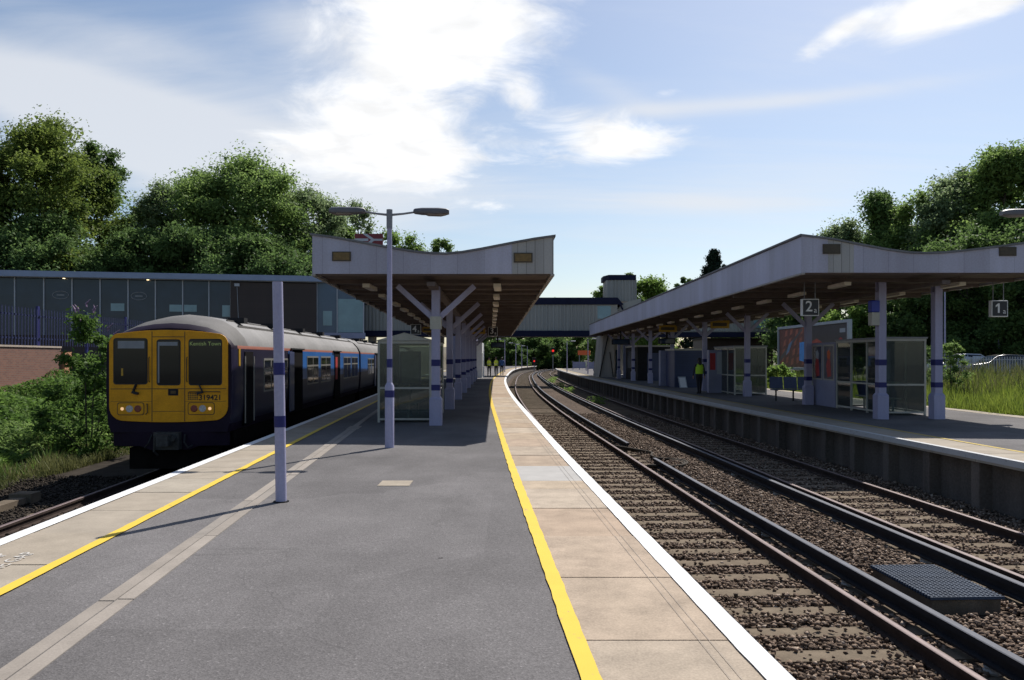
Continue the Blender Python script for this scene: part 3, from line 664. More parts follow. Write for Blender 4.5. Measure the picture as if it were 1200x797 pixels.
def canopy(name, label, Y0, Y1, xl, xr, zs0, zs1, prof, bare, nb, lights, cols, center):
    """butterfly canopy between Y0 and Y1; prof = (fraction across, height above soffit)"""
    t = empty(name, (center,Y0,0), label, 'canopy')
    P = lambda u,y,dz: (lerp(xl(y),xr(y),u), y, lerp(zs0,zs1,(y-Y0)/(Y1-Y0))+dz)
    yy = ys(Y0,Y1,6.)
    # front board, split between painted and bare boards
    for a,b,m_ in bare:
        mb = MB(); us = [a]+[u for u,_ in prof if a<u<b]+[b]
        hz = lambda u: float(np.interp(u,[p[0] for p in prof],[p[1] for p in prof]))
        for yf in (Y0, Y0+.05):
            pass
        v = []; 
        for u in us:
            v += [P(u,Y0,0), P(u,Y0,hz(u)), P(u,Y0+.05,hz(u)), P(u,Y0+.05,0)]
        f = []
        for i in range(len(us)-1):
            o_ = 4*i
            for k in range(4): f.append((o_+k,o_+(k+1)%4,o_+4+(k+1)%4,o_+4+k))
        f += [(3,2,1,0),(len(v)-4,len(v)-3,len(v)-2,len(v)-1)]
        mb.add(v,f); mb.build('fascia_board', m_, t, world=True)
    # side boards
    for s,u,hh in ((0,0.,prof[0][1]),(1,1.,prof[-1][1])):
        mb = MB(); d = .05*(1 if s==0 else -1); rings = []
        for y in yy:
            a = P(u,y+ (.052 if y==Y0 else 0),0); rings.append([(a[0],a[1],a[2]),(a[0]+d,a[1],a[2]),(a[0]+d,a[1],a[2]+hh-.01),(a[0],a[1],a[2]+hh-.01)])
        mb.loft(rings); mb.build('side_fascia', M['fascia_y'], t, world=True)
        mb = MB(); rings=[]
        for y in yy:
            a = P(u,y,0); x0 = a[0]-(.02 if s==0 else -.02); rings.append([(x0,y,a[2]-.045),(x0+d*1.8,y,a[2]-.045),(x0+d*1.8,y,a[2]-.003),(x0,y,a[2]-.003)])
        mb.loft(rings); mb.build('eave_trim', M['soffit_edge'], t, world=True)
    # roof covering
    mb = MB(); rings = []
    for y in [Y0-.04]+yy[1:-1]+[Y1]:
        rings.append([P(u+(-.008 if i==0 else .008 if i==len(prof)-1 else 0),y,h+.004) for i,(u,h) in enumerate(prof)]+[P(u+(-.008 if i==0 else .008 if i==len(prof)-1 else 0),y,h+.05) for i,(u,h) in list(enumerate(prof))[::-1]])
    mb.loft(rings); mb.build('roof', M['rooftop'], t, world=True)
    # soffit
    mb = MB(); rings = []
    for y in yy:
        y_ = y+(.06 if y==Y0 else 0); rings.append([P(.012,y_,.02),P(.988,y_,.02),P(.988,y_,.06),P(.012,y_,.06)])
    mb.loft(rings); mb.build('soffit', M['soffit'], t, world=True)
    mb = MB(); y = Y0+.12; k = 0
    while y < Y1-.2:
        h = .03 if k==0 else (.13 if k % 4 == 0 else .07)
        a = P(.014,y,0); b = P(.986,y,0); mb.box(a[0],b[0],y-.05,y+.05,a[2]-h,a[2]+.018); y += nb; k += 1
    mb.build('cross_beams', M['beam'], t, world=True)
    mb = MB(); rings = []
    for y in yy:
        y_ = y+(.2 if y==Y0 else 0); c = cols[0]; 
        xx = float(np.interp(y_,[c[1] for c in cols],[c[0] for c in cols])); zz = P(0,y_,0)[2]
        rings.append([(xx-.1,y_,zz-.26),(xx+.1,y_,zz-.26),(xx+.1,y_,zz-.165),(xx-.1,y_,zz-.165)])
    mb.loft(rings); mb.build('spine_beam', M['beam'], t, world=True)
    for u in lights:  # strip lights hung below the beams
        y = Y0+1.6
        while y < Y1-1:
            a = P(u,y,0); lb = MB(); lb.box(a[0]-.09,a[0]+.09,y-.55,y+.55,a[2]-.215,a[2]-.12); l = lb.build('light_fitting', M['light_box'], t, world=True, bevel=.01)
            for q in (-.4,.4):
                lb = MB(); lb.box(a[0]-.012,a[0]+.012,y+q-.012,y+q+.012,a[2]-.12,a[2]+.02); lb.build('hanger', M['beam'], l, org=t.location)
            y += 3.05
    return t, P
# left canopy
Y0,Y1 = 18.0,66.
cl_l = lambda y: lerp(-4.585,-6.95,(y-18)/48.)
cl_r = lambda y: lerp(.955,-.03,(y-18)/48.)
prof = [(0,.886),(.1,.805),(.2,.705),(.32,.58),(.42,.49),(.5,.448),(.555,.44),(.62,.475),(.7,.55),(.83,.69),(.92,.78),(1.,.848)]
colsL = [(-1.88+(-.024)*6.1*i, 19.4+6.1*i) for i in range(8)]
tl,PL = canopy('platform_canopy','lilac grey butterfly canopy on the near platform with bare grey boards at its right end',Y0,Y1,cl_l,cl_r,3.59,3.59,prof,[(0,.828,M['fascia']),(.8285,1.,M['fascia_bare'])],1.53,(.2,.77),colsL,-1.88)
for i,(x,y) in enumerate(colsL): column(tl,x,y,3.42,collar=(i==0))
def board_sign(parent, x, y, z, w, h, mt, smear):
    mb = MB(); mb.box(x-w/2,x+w/2,y-.03,y-.003,z-h/2,z+h/2); o = mb.build('notice_plate', M['sign_dark'], parent, world=True)
    mb = MB(); mb.box(x-w/2+.03,x+w/2-.03,y-.034,y-.0305,z-h/2+.025,z+h/2-.025); mb.build('notice_face', mt, o, org=parent.location)
board_sign(tl,-3.91,18.,3.99,.43,.215,M['sign_brown'],0)
board_sign(tl,.255,18.,3.96,.43,.22,M['sign_brown'],0)
# right canopy
Y0r,Y1r = 19.3,70.
cr_l = lambda y: lerp(7.14,6.93,(y-19.3)/50.7)
cr_r = lambda y: lerp(13.5,12.6,(y-19.3)/50.7)
profr = [(0,.935),(.11,.84),(.22,.70),(.33,.565),(.42,.485),(.48,.475),(.55,.49),(.65,.555),(.75,.635),(.87,.74),(1.,.86)]
colsR = [(10.04,21.35),(11.57,21.36),(10.57,28.),(10.2,34.),(9.83,40.),(9.41,46.),(9.17,52.),(8.96,58.),(8.72,64.)]
tr_,PR = canopy('platform_canopy','long lilac grey canopy over the far right platform with its corner facing the tracks',Y0r,Y1r,cr_l,cr_r,3.76,3.74,[(u,h*.965) for u,h in profr],[(0,.10,M['fascia']),(.1004,.20,M['fascia_bare']),(.2004,1.,M['fascia'])],1.53,(.25,.72),[(10.8,21.35)]+colsR[2:],10.5)
for i,(x,y) in enumerate(colsR): column(tr_,x,y,3.755-(.0 if i<2 else .17),braces=None if i<2 else (.9,.75))
board_sign(tr_,7.86,19.3,4.34,.43,.24,M['sign_dark'],0)
board_sign(tr_,12.19,19.3,4.28,.42,.22,M['sign_dark'],0)

# ------------------------------------------------------------------ hanging signs
def number_sign(x,y,z,num,w,ztop,label):
    t = empty('platform_number_sign',(x,y,z),label,'sign',group='hanging platform number signs')
    mb = MB(); mb.box(-w/2,w/2,-.07,.07,-w/2,w/2); mb.build('sign_case', M['white'], t, bevel=.01)
    mb = MB(); mb.box(-w/2+.025,w/2-.025,-.0755,-.0705,-w/2+.025,w/2-.025); mb.build('sign_face', M['sign_black'], t)
    if num[0]=='1': MB().prism([(-.13*w,-.26*w),(-.02*w,-.26*w),(-.02*w,.32*w),(-.11*w,.32*w),(-.26*w,.19*w),(-.26*w,.08*w),(-.13*w,.17*w)],'y',-.0805,-.0765).build('number', M['white'], t)
    else: text('number', num[0], w*.86, M['white'], t, (-w*.1,-.0785,w*.03), (R(90),0,0), .004, bold=.004)
    text('letter', num[1], w*.44, M['white'], t, (w*.27,-.0785,-w*.17), (R(90),0,0), .004)
    for s in (-1,1):
        mb = MB(); mb.tube([(s*w*.32,0,w/2),(s*w*.32,0,ztop-z)], .012, 6); mb.build('hanger_rod', M['grey_paint'], t)
number_sign(8.2,21.6,3.05,'2a',.47,3.78,'square black sign reading 2a hung from two rods under the canopy corner')
number_sign(13.33,21.5,3.01,'1a',.45,3.78,'square black sign reading 1a hung under the outer eave at far right')
number_sign(-5.15,42.,3.2,'4a',.55,3.62,'square black sign reading 4a above the left side train')
number_sign(-1.12,46.,3.22,'3a',.55,3.62,'square black sign reading 3a hung above the near platform by the yellow board')
def yellow_sign(x,y,z,w,h,ztop,label,m_='sign_yellow'):
    t = empty('way_out_sign',(x,y,z),label,'sign',group='yellow hanging signs')
    mb = MB(); mb.box(-w/2,w/2,-.06,.06,-h/2,h/2); mb.build('sign_case', M[m_], t, bevel=.01)
    mb = MB(); mb.box(-w*.40,w*.36,-.0645,-.0605,-h*.22,h*.2); mb.build('sign_band', M['sign_dark'], t)
    for s in (-1,1): MB().tube([(s*w*.35,0,h/2),(s*w*.35,0,ztop-z)],.012,6).build('hanger_rod', M['grey_paint'], t)
yellow_sign(8.95,45,3.36,1.02,.4,3.8,'yellow hanging sign under the right canopy, left one of the pair')
yellow_sign(10.6,40,3.38,.95,.4,3.8,'yellow hanging sign under the right canopy, above the glass shelter')
yellow_sign(-2.0,46.4,3.28,.85,.36,3.62,'yellow hanging sign beside the 3a number sign')
yellow_sign(-4.55,42.3,3.2,.55,.3,3.62,'small yellow hanging sign beside the 4a number sign')
def info_screen(x,y,z,w,h,ztop,label):
    t = empty('departure_screen',(x,y,z),label,'departure screen',group='hanging departure screens')
    MB().box(-w/2,w/2,-.15,.15,-h/2,h/2).build('case', M['dark_iron'], t, bevel=.02)
    MB().box(-w*.44,w*.44,-.1545,-.1505,-h*.36,h*.36).build('screen', M['bld_glass'], t)
    MB().box(-.05,.05,-.05,.05,h/2,ztop-z).build('drop_pole', M['dark_iron'], t)
info_screen(-1.05,57,2.62,1.0,.42,3.62,'black departure screen hung over the far end of the near platform')
info_screen(7.9,57,2.85,1.3,.4,3.8,'black departure screen hung near the stair tower under the right canopy')
info_screen(9.0,45.6,2.65,.95,.34,3.8,'black departure screen hung below the yellow sign on the right')

# ------------------------------------------------------------------ posts and lamps
t = empty('marker_post',(-2.655,9.02,0),'bare lilac post with two navy bands standing alone on the asphalt','post')
MB().tube([(0,0,0),(-.022,0,1.4),(-.042,0,2.53)],[.062,.06,.058],20).build('shaft', M['post'], t, smooth=True)
for z0,z1 in ((.86,.99),(1.46,1.6)):
    MB().tube([(-.0162*z0,0,z0),(-.0164*z1,0,z1)],[.0645,.0645],20).build('band', M['navy'], t, smooth=True)
MB().tube([(0,0,0),(0,0,.012)],[.09,.09],16).build('foot_plate', M['dark_iron'], t)
def lamp(name, loc, label, double=True, rz=0, group='platform lamp posts'):
    t = empty(name, loc, label, 'lamp post', group, rz=rz)
    MB().tube([(0,0,.0),(0,0,1.14),(0,0,1.2)],[.085,.085,.052],16).build('base_sleeve', M['post'], t, smooth=True)
    MB().tube([(0,0,1.2),(0,0,4.05)],[.05,.045],14).build('shaft', M['post'], t, smooth=True)
    MB().tube([(0,0,4.05),(0,0,4.4)],[.056,.056],12).build('head_sleeve', M['grey_paint'], t, smooth=True)
    for z0,z1,r in ((.93,1.06,.0875),(1.48,1.64,.0515)): MB().tube([(0,0,z0),(0,0,z1)],[r,r],16).build('band', M['navy'], t, smooth=True)
    MB().box(-.035,.035,-.092,-.08,.2,.8).build('access_door', M['post'], t)
    for s in ((-1,1) if double else (-1,)):
        MB().tube([(0,0,4.3),(s*.25,0,4.325),(s*.55,0,4.37)],[.024,.02,.018],8).build('arm', M['grey_paint'], t, smooth=True)
        # lantern: deep hood, tapering to the nose, with a bowl below
        rings = []
        for u,w,zt,zb in ((.44,.04,.03,-.03),(.47,.075,.05,-.045),(.60,.10,.065,-.06),(.90,.105,.068,-.065),(1.04,.10,.058,-.06),(1.10,.07,.03,-.045)):
            rings.append([(s*u, w*math.copysign(abs(math.cos(a))**.6,math.cos(a)), 4.37+(zt if math.sin(a)>0 else -zb)*math.copysign(abs(math.sin(a))**.6,math.sin(a))) for a in [2*PI*k/12 for k in range(12)]])
        h = MB().loft(rings).build('lantern', M['lamp_grey'], t, smooth=True)
        rings = []
        for u,w,zb in ((.66,.05,.03),(.72,.085,.05),(.95,.085,.055),(1.04,.05,.035)):
            rings.append([(s*u, w*math.cos(a), 4.335-zb*max(0,math.sin(a))) for a in [PI*k/8 for k in range(9)]])
        MB().loft(rings).build('bowl', M['lens'], h, smooth=True)
    return t
lamp('lamp_post',(-2.265,14.5,0),'tall twin lantern lamp post on the near platform in front of the canopy',rz=R(3))
lamp('lamp_post',(10.25,14.6,0),'twin lantern lamp post at the right edge, only its lantern in view',rz=R(-4))
def small_lamp(loc,label,hgt,rz=0,head=.5,group='distant lamp posts'):
    t = empty('lamp_post',loc,label,'lamp post',group,rz=rz)
    MB().tube([(0,0,0),(0,0,hgt)],[.07,.045],8).build('shaft', M['post'], t, smooth=True)
    MB().tube([(0,0,hgt-.02),(head,0,hgt+.06)],[.03,.025],6).build('arm', M['grey_paint'], t)
    MB().loft([[(head-.05+u,w*math.cos(a),hgt+.06+.06*math.sin(a)) for a in [2*PI*k/8 for k in range(8)]] for u,w in ((0,.04),(.15,.11),(.45,.11),(.6,.04))]).build('lantern', M['mullion'], t, smooth=True)
    return t
for i,(px,Y,lb) in enumerate(((591.5,95,'slim grey lamp post beyond the footbridge, nearest to the two workers'),(604.5,118,'slim grey lamp post second beyond the footbridge on the near platform'),(611.5,130,'slim grey lamp post third beyond the footbridge on the near platform'),(618,145,'slim grey lamp post at the far tip of the near platform'))):
    small_lamp(((px-600)/F*Y,Y,0),lb,3.9,rz=R(180))
small_lamp((27.6,50,.4),'slim pale street lamp beside the parked cars at right',5.6,group='car park lamps')
small_lamp((36.,58,.5),'slim street lamp standing among the dark trees at far right',6.5,group='car park lamps')
for px,Y,lb in ((664.5,96,'grey lamp column on the far tip of the right platform, left one'),(689,84,'grey lamp column beside the orange board on the right platform')):
    small_lamp(((px-600)/F*Y,Y,0),lb,3.7)

# ------------------------------------------------------------------ shelters and platform furniture
def shelter(x0,x1,y0,y1,h,label,gable=True,bench=True,open_side=None,dz=.0):
    cx,cy = (x0+x1)/2,(y0+y1)/2; t = empty('glass_shelter',(cx,cy,0),label,'shelter',group='glazed waiting shelters')
    a,b = (x1-x0)/2,(y1-y0)/2; p = .055
    ny = max(2,int(round((y1-y0)/1.25)))
    yp = [-b+2*b*i/ny for i in range(ny+1)]
    mb = MB()
    for sx_ in (-a,a):
        for y in yp: mb.box(sx_-p/2,sx_+p/2,y-p/2,y+p/2,0,h)
        mb.box(sx_-p*.4,sx_+p*.4,-b+p/2,b-p/2,.06,.11); mb.box(sx_-p*.4,sx_+p*.4,-b+p/2,b-p/2,.86,.91)
    for sy in (-b,b): 
        mb.box(-a+p/2,a-p/2,sy-p*.4,sy+p*.4,.06,.11); mb.box(-a+p/2,a-p/2,sy-p*.4,sy+p*.4,.86,.91)
    mb.box(-a-.03,a+.03,-b-.03,b+.03,h,h+.07)
    mb.build('frame', M['cream'], t)
    for sx_ in (-a,a):
        for i in range(ny):
            if sx_==open_side and i in (ny//2,): continue
            g = MB(); g.box(sx_-.004,sx_+.004,yp[i]+p/2+.002,yp[i+1]-p/2-.002,.115,.855); g.box(sx_-.004,sx_+.004,yp[i]+p/2+.002,yp[i+1]-p/2-.002,.915,h-.002); g.build('glass_pane', M['glass'], t)
    for sy in (-b,b):
        g = MB(); g.box(-a+p/2+.002,a-p/2-.002,sy-.004,sy+.004,.115,.855); g.box(-a+p/2+.002,a-p/2-.002,sy-.004,sy+.004,.915,h-.002); g.build('glass_pane', M['glass'], t)
    if gable:
        MB().prism([(-a-.08,h+.075),(a+.08,h+.075),(0,h+.28)],'y',-b-.08,b+.08).build('roof', M['cream'], t)
    else:
        MB().box(-a-.06,a+.06,-b-.06,b+.06,h+.073,h+.12).build('roof', M['grey_paint'], t)
    if bench:
        s = MB(); s.box(-.2,.2,-b+.5,b-.5,.43,.47); [s.box(-.02,.02,y-.03,y+.03,0,.43) for y in (-b+.7,b-.7)]; s.build('bench', M['cream'], t)
    return t
shelter(-3.43,-2.1,20.2,23.7,2.03,'glazed shelter with a low pitched roof behind the first canopy column on the near platform')
shelter(10.78,11.95,22.7,26.0,2.15,'glazed shelter behind the twin front columns on the right platform',gable=False,open_side=-.585)
shelter(10.0,11.4,35.2,38.6,2.1,'glazed shelter in shade under the right canopy near the hi-vis worker',gable=False)
t = empty('timetable_board',(11.35,24.2,0),'pale blue timetable board on a post inside the front right platform shelter','timetable board')
MB().box(-.32,.32,-.03,.03,.95,1.95).build('board', M['panel_lilac'], t, bevel=.01); MB().box(-.27,.27,-.036,-.0305,1.0,1.9).build('sheet', mat('timetable_sheet',(.42,.47,.58),.5,.25,9,60), t)
MB().box(-.03,.03,.031,.09,0,1.9).build('post', M['grey_paint'], t)
t = empty('timetable_board',(-2.9,22.4,0),'pale timetable board inside the glass shelter on the near platform','timetable board')
MB().box(-.3,.3,-.03,.03,.9,1.85).build('board', M['panel_lilac'], t, bevel=.01); MB().box(-.25,.25,-.036,-.0305,.95,1.8).build('sheet', mat('timetable_sheet_green',(.35,.43,.42),.5,.3,9,60), t)
MB().box(-.03,.03,.031,.09,0,1.8).build('post', M['grey_paint'], t)
# double poster board facing the tracks
t = empty('poster_board',(10.87,27.2,0),'tall double poster board in pale frames beside the right platform shelter','poster board')
mb = MB(); mb.box(-.08,.08,-1.,1.,0,2.2); mb.build('board', M['panel_lilac'], t, bevel=.01)
mb = MB()
for y0_,y1_ in ((-.94,-.06),(.06,.94)):
    f_ = MB()
    for a_ in ((y0_,y0_+.05,.9,2.12),(y1_-.05,y1_,.9,2.12),(y0_+.05,y1_-.05,.9,.95),(y0_+.05,y1_-.05,2.07,2.12)): f_.box(-.098,-.0805,a_[0],a_[1],a_[2],a_[3])
    fr_ = f_.build('poster_frame', M['cream'], t)
    po = MB(); po.box(-.0865,-.0805,y0_+.052,y1_-.052,.952,2.068); pp = po.build('poster', M['poster_glass'], t)
    c = (y0_+y1_)/2; ms = MB()
    ms.prism([(c-.2,1.05),(c+.1,1.0),(c+.22,1.4),(c+.05,1.75),(c-.12,1.6)],'x',-.0895,-.087); ms.build('poster_print', M['red'], pp, org=None)
    ms = MB(); ms.prism([(c-.1,1.62),(c+.12,1.66),(c+.14,1.88),(c-.02,1.95),(c-.14,1.82)],'x',-.0905,-.0895); ms.build('poster_print', M['orange'] if y0_<0 else M['mullion'], pp)
def bench(x,y,rz,label):
    t = empty('platform_bench',(x,y,0),label,'bench',group='blue metal benches',rz=rz)
    s = MB(); 
    for k in range(3): s.box(-.78+.53*k,-.78+.53*k+.5,-.22,.22,.42,.455)
    s.build('seat', M['seat_blue'], t, bevel=.015)
    s = MB()
    for k in range(3):
        x0 = -.78+.53*k; s.prism([(.2,.46),(.235,.46),(.33,.92),(.30,.93)],'x',x0,x0+.5)
    s.build('backrest', M['seat_blue'], t, bevel=.01)
    for sx_ in (-.6,0.05,.7):
        s = MB(); s.box(sx_-.025,sx_+.025,-.03,.03,0,.42); s.box(sx_-.03,sx_+.03,-.2,.22,.40,.4195); s.build('leg', M['dark_iron'], t)
bench(10.85,30.4,R(-6),'dark blue bench left of the double poster board')
bench(11.45,24.6,R(90),'dark blue bench inside the front shelter on the right platform')
t = empty('help_point',(9.72,37.6,0),'tall blue grey cabinet with a red panel behind the walking worker','help point')
MB().box(-.33,.33,-.2,.2,0,2.05).build('cabinet', M['panel_lilac'], t, bevel=.02)
MB().box(-.28,-.02,-.2065,-.2035,1.1,1.9).build('red_panel', M['red'], t); MB().box(.05,.28,-.2065,-.2035,.9,1.95).build('poster', M['mullion'], t)
t = empty('equipment_cabinet',(9.18,47.2,0),'pale blue grey double cabinet left of the dark blue kiosk','cabinet')
MB().box(-.3,.3,-.25,.25,0,2.12).build('cabinet', M['panel_lilac'], t, bevel=.02)
for s in (-1,1): MB().box(-.135+s*.145,.135+s*.145,-.2585,-.2545,.1,2.0).build('door', M['panel_lilac'], t)
t = empty('kiosk',(9.98,45.6,0),'closed dark blue kiosk with a pale top edge under the right canopy','kiosk')
MB().box(-.78,.78,-1.2,1.2,0,2.1).build('wall', M['panel_blue'], t); MB().box(-.84,.84,-1.26,1.26,2.1,2.2).build('roof', M['cream'], t)
for k in range(7): pass
MB().box(-.7,.7,-1.2085,-1.2035,.15,2.0).build('shutter', linemat('blue_shutter',(.03,.045,.11),2,.12,.012,.35), t)
t = empty('notice_board',(9.62,44.1,0),'white notice board leaning against the dark blue kiosk','notice board')
MB().add([(-.22,-.16,0),(.22,-.16,0),(.18,.18,.62),(-.26,.18,.62),(-.22,-.13,0),(.22,-.13,0),(.18,.21,.62),(-.26,.21,.62)],[(0,1,2,3),(4,5,6,7),(0,1,5,4),(1,2,6,5),(2,3,7,6),(3,0,4,7)]).build('board', M['mullion'], t)
MB().add([(-.17,-.142,.04),(.17,-.142,.04),(.135,.142,.56),(-.205,.142,.56)],[(0,1,2,3)]).build('sheet', M['white'], t).location=(0,-.006,0)
t = empty('waiting_room',(10.6,61.,0),'dark waiting room under the right canopy beside the stairs','waiting room')
MB().box(-1.3,1.3,-3.,3.,0,2.5).build('wall', M['dark_iron'], t); MB().box(-1.36,1.36,-3.06,3.06,2.5,2.62).build('roof', M['cream'], t)
MB().box(-.6,.5,-3.0085,-3.0035,0,2.05).build('door', M['panel_blue'], t)
MB().box(-1.3085,-1.3035,-2,2,.9,2.2).build('window', M['bld_glass'], t)
# blue topped box fixed on the first right column
t = empty('alarm_box',(9.83,21.3,2.9),'grey box with a bright blue top fixed to the front right canopy column','alarm box')
MB().box(-.11,.11,-.12,.12,-.36,-.003).build('housing', M['cream'], t, bevel=.02); MB().box(-.115,.115,-.125,.125,0,.32).build('cover', mat('bright_blue',(.02,.04,.32),.4,.1), t, bevel=.03)
MB().box(.10,.125,-.03,.03,-.3,.2).build('bracket', M['dark_iron'], t)
# advertising hoarding beyond the right platform
t = empty('billboard',(20.05,52.7,0),'long billboard with a dark red and blue advert behind the right platform','billboard')
zb,zt = .85,3.98
mb = MB()
for y0_,y1_,z0_,z1_ in ((-6.2,6.2,zt-.18,zt),(-6.2,6.2,zb,zb+.16)): mb.box(-.12,.12,y0_,y1_,z0_,z1_)
for y_ in (-6.2,6.02): mb.box(-.12,.12,y_,y_+.18,zb+.161,zt-.181)
mb.build('frame', M['mullion'], t)
MB().box(-.03,.05,-6.0,6.0,zb+.17,zt-.19).build('poster', mat('dark_poster',(.03,.028,.04),.4,.3,1), t)
MB().box(-.0345,-.0305,.05,5.95,zb+.2,zt-.22).build('advert_print', mat('print_brown',(.17,.055,.045),.5,.35,2), t)
q = MB()
for k in range(5):
    for j in range(4):
        y_ = 5.7-1.05*k-.28*j; z_ = zb+.3+.68*j+.1*(k%2); q.prism([(y_,z_),(y_-.5,z_+.12),(y_-.62,z_+.55),(y_-.14,z_+.43)],'x',-.0385,-.035)
q.build('advert_print', mat('print_red_brown',(.42,.12,.08),.5,.45,3), t)
MB().prism([(5.8,zb+.5),(5.8,zb+.9),(1.6,zt-.3),(1.2,zt-.3)],'x',-.042,-.039).build('advert_print', mat('print_grey',(.10,.09,.10),.5,.2,3), t)
MB().prism([(1.9,zb+.65),(.75,zb+.55),(.75,zb+1.95),(1.85,zb+1.9)],'x',-.047,-.0435).build('advert_print', mat('print_blue',(.07,.34,.85),.5,.15,3), t)
MB().prism([(4.6,zb+1.0),(3.9,zb+1.3),(3.2,zb+2.1),(4.0,zb+1.8)],'x',-.047,-.0435).build('advert_print', mat('print_pale_blue',(.17,.27,.45),.5,.2,3), t)
MB().prism([(-.3,zb+1.35),(-4.4,zb+1.35),(-4.2,zb+1.75),(-2.2,zb+1.8),(-1.2,zb+2.1),(-.4,zb+1.95)],'x',-.036,-.0325).build('advert_print', mat('print_dark_red',(.42,.06,.035),.5,.35,3), t)
MB().prism([(-4.4,zb+1.6),(-5.4,zb+1.55),(-5.2,zb+2.0),(-4.9,zb+2.1),(-4.6,zb+1.95)],'x',-.036,-.0325).build('advert_print', M['red'], t)
MB().box(-.036,-.0325,-5.6,-4.8,zt-.75,zt-.5).build('advert_print', M['mullion'], t)
for y_ in (-4.5,0,4.5): MB().box(-.06,.1,y_-.08,y_+.08,-.6,zb).build('leg', M['grey_paint'], t)
# ------------------------------------------------------------------ train (local: x across, y back from the nose, z from the rail)
M['tr_purple'] = mat('train_dark_purple', (.014,.008,.021), .6, .3, 1.5, 30, spec=.15)
M['tr_navy'] = mat('train_navy_purple', (.015,.012,.032), .35, .35, 1.2, 30, coat=.15, streak=True)
M['tr_blue'] = mat('train_blue', (.022,.13,.42), .35, .2, 1.2, 30, coat=.3, streak=True)
M['tr_stripe'] = mat('train_orange_stripe', (.27,.09,.06), .6, .2, 2)
M['tr_roof'] = mat('train_grey_roof', (.175,.17,.17), .75, .25, .8, 15, streak=False)
M['tr_dome'] = mat('train_dark_grey_dome', (.10,.094,.09), .8, .25, 1.5, 20)  # nose end of the roof and its ribs, a darker grey
M['tr_yellow'] = mat('train_yellow', (.72,.33,.008), .5, .12, 2.5, 30, spec=.25, dirt=(.54,.235,.006))
M['tr_seam'] = mat('train_seam', (.10,.06,.02), .7, .2)
M['tr_glass'] = mat('train_window', (.008,.010,.012), .06, .2, 2, spec=.3)
M['tr_glass_warm'] = mat('train_window_tinted', (.022,.021,.020), .08, .2, 2, spec=.6)
M['tr_trim'] = mat('train_window_trim', (.30,.29,.26), .4, .15, 3, metal=.3)
M['lit'] = emit('lit_marker_lamp', (1,.62,.3), .5)
M['headlamp'] = mat('headlamp_lens', (.42,.42,.42), .15, .3, 20, spec=.8)
M['taillamp'] = mat('tail_lamp', (.16,.015,.012), .2, .2, 10, spec=.7)
M['dest'] = emit('destination_amber', (.36,.45,.14), .05)
M['under'] = mat('underframe_dirt', (.011,.009,.008), .95, .4, 4, spec=.05)
M['inside'] = mat('interior_shade', (.008,.007,.008), .95, .3, spec=.05)  # near-black colour painting the shade inside openings
M['tr_red'] = mat('train_red_interior', (.42,.04,.04), .5, .2)
tr = empty('passenger_train', (-7.30,16.7,-.90), 'purple and blue electric train with a yellow front waiting at the left platform', 'train', rz=math.atan(.0565))
half = [(1.24,.98),(1.30,1.16),(1.335,1.5),(1.345,1.92),(1.335,2.76),(1.325,2.83),(1.24,3.02),(1.05,3.24),(.75,3.42),(.38,3.52)]
def ringat(y, hwf=1., roofz=None, zmin=.98):
    pts = [(x*hwf,z) for x,z in half]
    if roofz is not None:
        zt = roofz; pts = [(x, z if z<2.83 else 2.83+(z-2.83)*(zt-2.83)/(3.56-2.83)) for x,z in pts]; top = zt
    else: top = 3.56
    right = pts; left = [(-x,z) for x,z in pts][::-1]
    return [(x,y,z) for x,z in right] + [(0,y,top)] + [(x,y,z) for x,z in left]
npt = 2*len(half)+1
def carriage(y0, length, front=False):
    st = [y0,y0+.06,y0+.16,y0+.35,y0+.7,y0+1.2,y0+5.2,y0+length-.02,y0+length] if front else [y0,y0+.02,y0+length-.02,y0+length]
    rz_ = [3.20,3.25,3.31,3.39,3.48,3.55,None,None,None] if front else [None]*4
    hw = [.972,.985,.993,1,1,1,1,1,.985] if front else [.985,1,1,.985]
    rings = [ringat(y,h,r) for y,h,r in zip(st,hw,rz_)]
    def mats(i,k):
        k2 = k if k < len(half) else npt-2-k
        if k == npt-1: return 5
        if k2 <= 0: return 0
        if k2 in (1,2): return 1
        if k2 == 3: return (2 if (not front or st[i] >= y0+5.1) else 1)
        if k2 == 4: return 3 if not (front and i<3) else 0
        if front and i < 2: return 0
        return 6 if (front and i < 5) else 4
    mb = MB(); mb.loft(rings, mi=0, mats=mats)
    c = mb.build('carriage', [M['tr_purple'],M['tr_navy'],M['tr_blue'],M['tr_stripe'],M['tr_roof'],M['under'],M['tr_dome']], tr, smooth=True)
    return c
def sidewin(c, s, y0, y1, z0, z1, light=True):
    X = 1.345*s
    def slab(m, ya,yb,za,zb,d0,d1): 
        a,b = sorted((X+s*d0,X+s*d1)); m.box(a,b,ya,yb,za,zb); return m
    w = slab(MB(),y0,y1,z0,z1,-.01,.006).build('window_frame', M['tr_trim'], c)
    # sub-part level is full: panes go beside their frame
    n=2; d=(y1-y0)/n
    g = MB()
    for i in range(n):
        a = y0+d*i+.05; b = y0+d*(i+1)-.05
        if light:
            slab(g,a,b,z0+.05,z1-.33,0.0075,.0105); slab(g,a,b+.0,z1-.27,z1-.05,0.0075,.0105)
        else: slab(g,a,b,z0+.05,z1-.05,.0075,.0105)
    g.build('window', M['tr_glass'], c)
